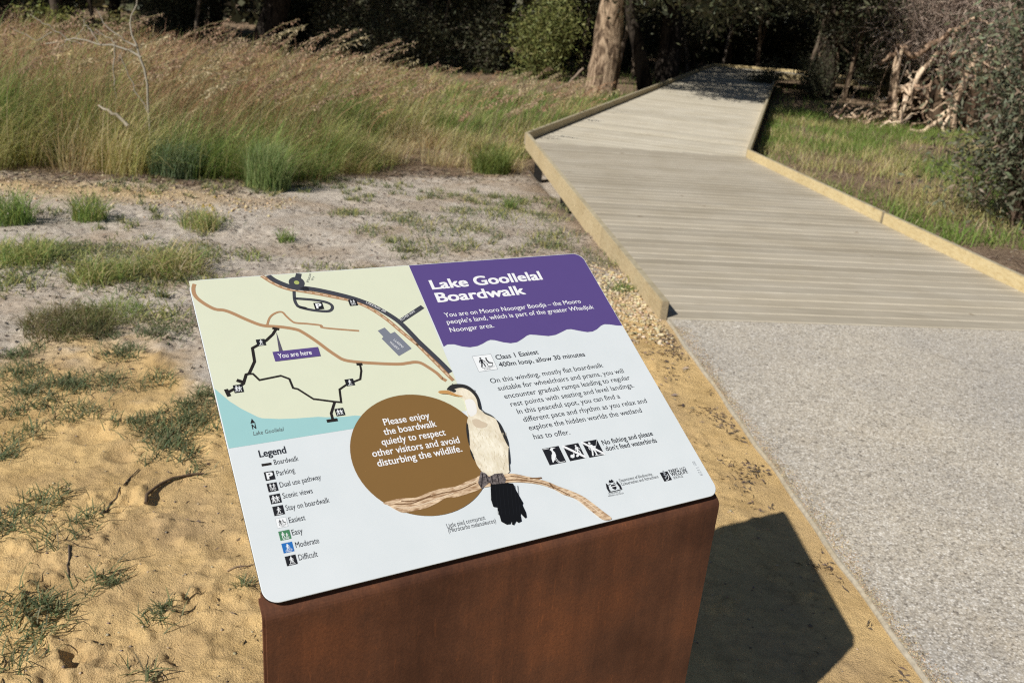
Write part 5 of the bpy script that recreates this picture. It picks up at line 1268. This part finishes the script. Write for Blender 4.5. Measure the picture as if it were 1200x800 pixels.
# far wood: one mass nobody could count
g = Geo(); n = 60000; x = RNG.uniform(-45, 45, n); y = RNG.uniform(44, 58, n); z = RNG.random(n) ** 1.2 * 11 * (.6 + .5 * vnoise(x * .2, y * .2, 7))
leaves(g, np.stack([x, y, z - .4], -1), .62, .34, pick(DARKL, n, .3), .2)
tag(link_mesh('woodland', g.mesh('woodland'), M_LEAF), 'dark mass of the far wood closing the view', 'woodland', kind='stuff')

# ---- upturned root pile with dead brush on the right
rng = np.random.default_rng(77); g = Geo()
RC = [np.array(c_) for c_ in ((.66, .53, .40), (.55, .43, .32), (.42, .31, .23), (.72, .60, .47))]
def root(pts, r0, r1, c_=None, wob=.03):
    p = np.array(pts, float); s = np.linspace(0, len(p) - 1, 11); i = np.clip(s.astype(int), 0, len(p) - 2); f = (s - i)[:, None]
    q = p[i] * (1 - f) + p[i + 1] * f + rng.normal(0, wob, (11, 3)); tube(g, q, np.linspace(r0, r1, 11), 7, RC[rng.integers(4)] if c_ is None else c_, rough=.15, rng=rng)
root([(-.42, 0, -.05), (-.58, 0, .6), (-.66, 0, 1.32)], .10, .075, RC[0], .015)
root([(-.66, 0, 1.30), (-.85, -.05, 1.12), (-1.0, -.1, 1.0)], .05, .02)
root([(-.66, 0, 1.28), (-.3, .05, 1.26), (.1, .1, 1.5), (.5, .1, 1.75)], .07, .04)
root([(.7, 0, -.1), (.62, -.05, .5), (.75, 0, 1.3)], .10, .06, RC[1], .02)
root([(1.0, .1, -.1), (.95, 0, .5), (.9, .05, 1.1)], .07, .05, RC[2])
root([(-.1, .1, 1.0), (-.35, 0, .5), (-.3, -.1, -.05)], .06, .04); root([(.1, .2, 1.3), (-.2, .1, .8), (-.75, 0, .42), (-1.05, -.1, .30)], .045, .02, RC[0])
root([(.6, -.1, .4), (.1, -.5, .05), (-.5, -.9, -.12)], .055, .03, RC[0]); root([(.55, 0, .5), (.5, -.3, .1), (.45, -.5, -.1)], .04, .025)
for _ in range(64):
    c0 = np.array([rng.uniform(-.6, 1.3), rng.uniform(-.1, .5), rng.uniform(.3, 1.6)]); d_ = rng.normal(0, 1, 3) * [.45, .25, .5]
    root([c0, c0 + d_ * .5 + rng.normal(0, .12, 3), c0 + d_ + [0, 0, -.15]], rng.uniform(.012, .05), .008)
for _ in range(26):
    c0 = np.array([rng.uniform(-1.9, -.4), rng.uniform(-.5, .3), rng.uniform(-.05, .2)]); d_ = np.array([rng.uniform(.2, .8), rng.normal(0, .3), rng.uniform(.0, .55)])
    root([c0, c0 + d_ * .5, c0 + d_], rng.uniform(.010, .03), .006)
ro = empty('root_pile', (8.70, 20.3, float(base_z(8.75, 20.3))), -.25); ro.scale = (1.08, 1.08, 1.32)
tag(ro, 'tangled pale roots of an upturned tree beside the green grass on the right', 'tree roots')
link_mesh('roots', g.mesh('roots', True), M_BARK, ro)
g = Geo()
for _ in range(16):
    c0 = np.array([rng.uniform(-.2, 1.5), rng.uniform(.25, .9), rng.uniform(0, 1.2)]); u_, v_ = np.meshgrid(np.linspace(0, 2 * np.pi, 13)[:-1], np.linspace(.05, np.pi - .05, 7))
    rr_ = rng.uniform(.16, .36) * (1 + .25 * (rng.random(u_.shape) - .5)); V = np.stack([rr_ * np.cos(u_) * np.sin(v_), rr_ * np.sin(u_) * np.sin(v_), rr_ * np.cos(v_)], -1).reshape(-1, 3) + c0
    i = np.arange(6)[:, None] * 12; j = np.arange(12)[None]; F = np.stack([i + j, i + (j + 1) % 12, i + 12 + (j + 1) % 12, i + 12 + j], -1).reshape(-1, 4); g.add(V, F, (.10, .072, .05))
link_mesh('soil_clod', g.mesh('soil_clod', True), M_BARK, ro)
g = Geo()
for _ in range(5200):
    c0 = np.array([rng.normal(.40, .66), rng.normal(.2, .4), rng.uniform(-.35, 1.9) + rng.normal(0, .15)]); d_ = rng.normal(0, 1, 3) * [.26, .2, .24]; d_[2] -= .08
    mid = c0 + d_ * .5 + rng.normal(0, .08, 3)
    tube(g, np.array([c0, mid, c0 + d_]), [.008, .0065, .004], 3, np.array([(.48, .37, .30), (.38, .29, .23), (.56, .46, .37), (.31, .24, .20)][rng.integers(4)]) * rng.uniform(.7, 1.2), cap=False)
db = empty('dead_brush', (9.0, 20.9, float(base_z(9, 20.9)) + 1.85)); tag(db, 'brown tangle of dead twigs piled on top of the upturned roots', 'dead brush')
link_mesh('twigs', g.mesh('twigs'), M_TWIG, db)

# ---- pale dead branches in the tall grass, and by the paperbark
def dead_branch(label, x, y, segs, col, name='dead_branch', z=0.):
    g = Geo(); rng = np.random.default_rng(int(abs(x * 1000)) + 5)
    for pts, r0, r1 in segs:
        p = np.array(pts, float); s = np.linspace(0, len(p) - 1, 10); i = np.clip(s.astype(int), 0, len(p) - 2); f = (s - i)[:, None]
        q = p[i] * (1 - f) + p[i + 1] * f + rng.normal(0, .008, (10, 3)); tube(g, q, np.linspace(r0, r1, 10), 6, np.array(col), rough=.15, rng=rng)
    o = link_mesh(name, g.mesh(name, True), M_TWIG); o.location = (x, y, float(base_z(x, y)) + z); return tag(o, label, 'branch')
tw = [([(-.1 - .16 * k_, 0.02 * k_, 1.0 + .04 * (k_ % 3)), (-.2 - .17 * k_, .05, 1.0 + .16 * ((k_ * 7) % 5) / 4), (-.26 - .2 * k_, .05, 1.02 + .3 * (((k_ * 5) % 7) / 6 - .4))], .004, .0025) for k_ in range(6)] + [([(0, 0, 0), (.03, 0, .45), (.02, 0, .8), (-.05, 0, 1.02), (-.10, .02, 1.22)], .013, .007), ([(-.10, .02, 1.22), (.0, 0, 1.42), (.08, 0, 1.56)], .007, .004), ([(-.02, 0, .95), (-.30, .03, 1.02), (-.65, .05, 1.05), (-.95, .05, .98)], .010, .004), ([(-.05, 0, 1.02), (-.28, 0, 1.15), (-.42, 0, 1.30)], .007, .003), ([(-.25, 0, 1.03), (-.3, 0, .8), (-.28, 0, .6)], .006, .003), ([(-.4, 0, 1.03), (-.55, .02, 1.2)], .005, .003), ([(0, 0, .5), (-.14, 0, .75), (-.2, 0, .95)], .006, .003)]
dead_branch('pale dead forked twig sticking up out of the tall grass', -3.72, 8.5, [([(p_[0] * 1.0, p_[1], p_[2] * 1.12) for p_ in pts_], a_ * 1.1, b_ * 1.1) for pts_, a_, b_ in tw], (.34, .31, .25))
dead_branch('short pale broken log lying in the tall grass below the dead twig', -3.80, 8.0, [([(-.17, .05, .60), (-.05, .0, .575), (.03, 0, .52), (.15, -.05, .45)], .010, .019)], (.33, .29, .22), name='broken_log')
dead_branch('grey stick leaning on the ground left of the paperbark', 1.0, 21.9, [([(-.55, 0, .1), (-.2, 0, .22), (.15, 0, .65)], .035, .03)], (.26, .2, .15))
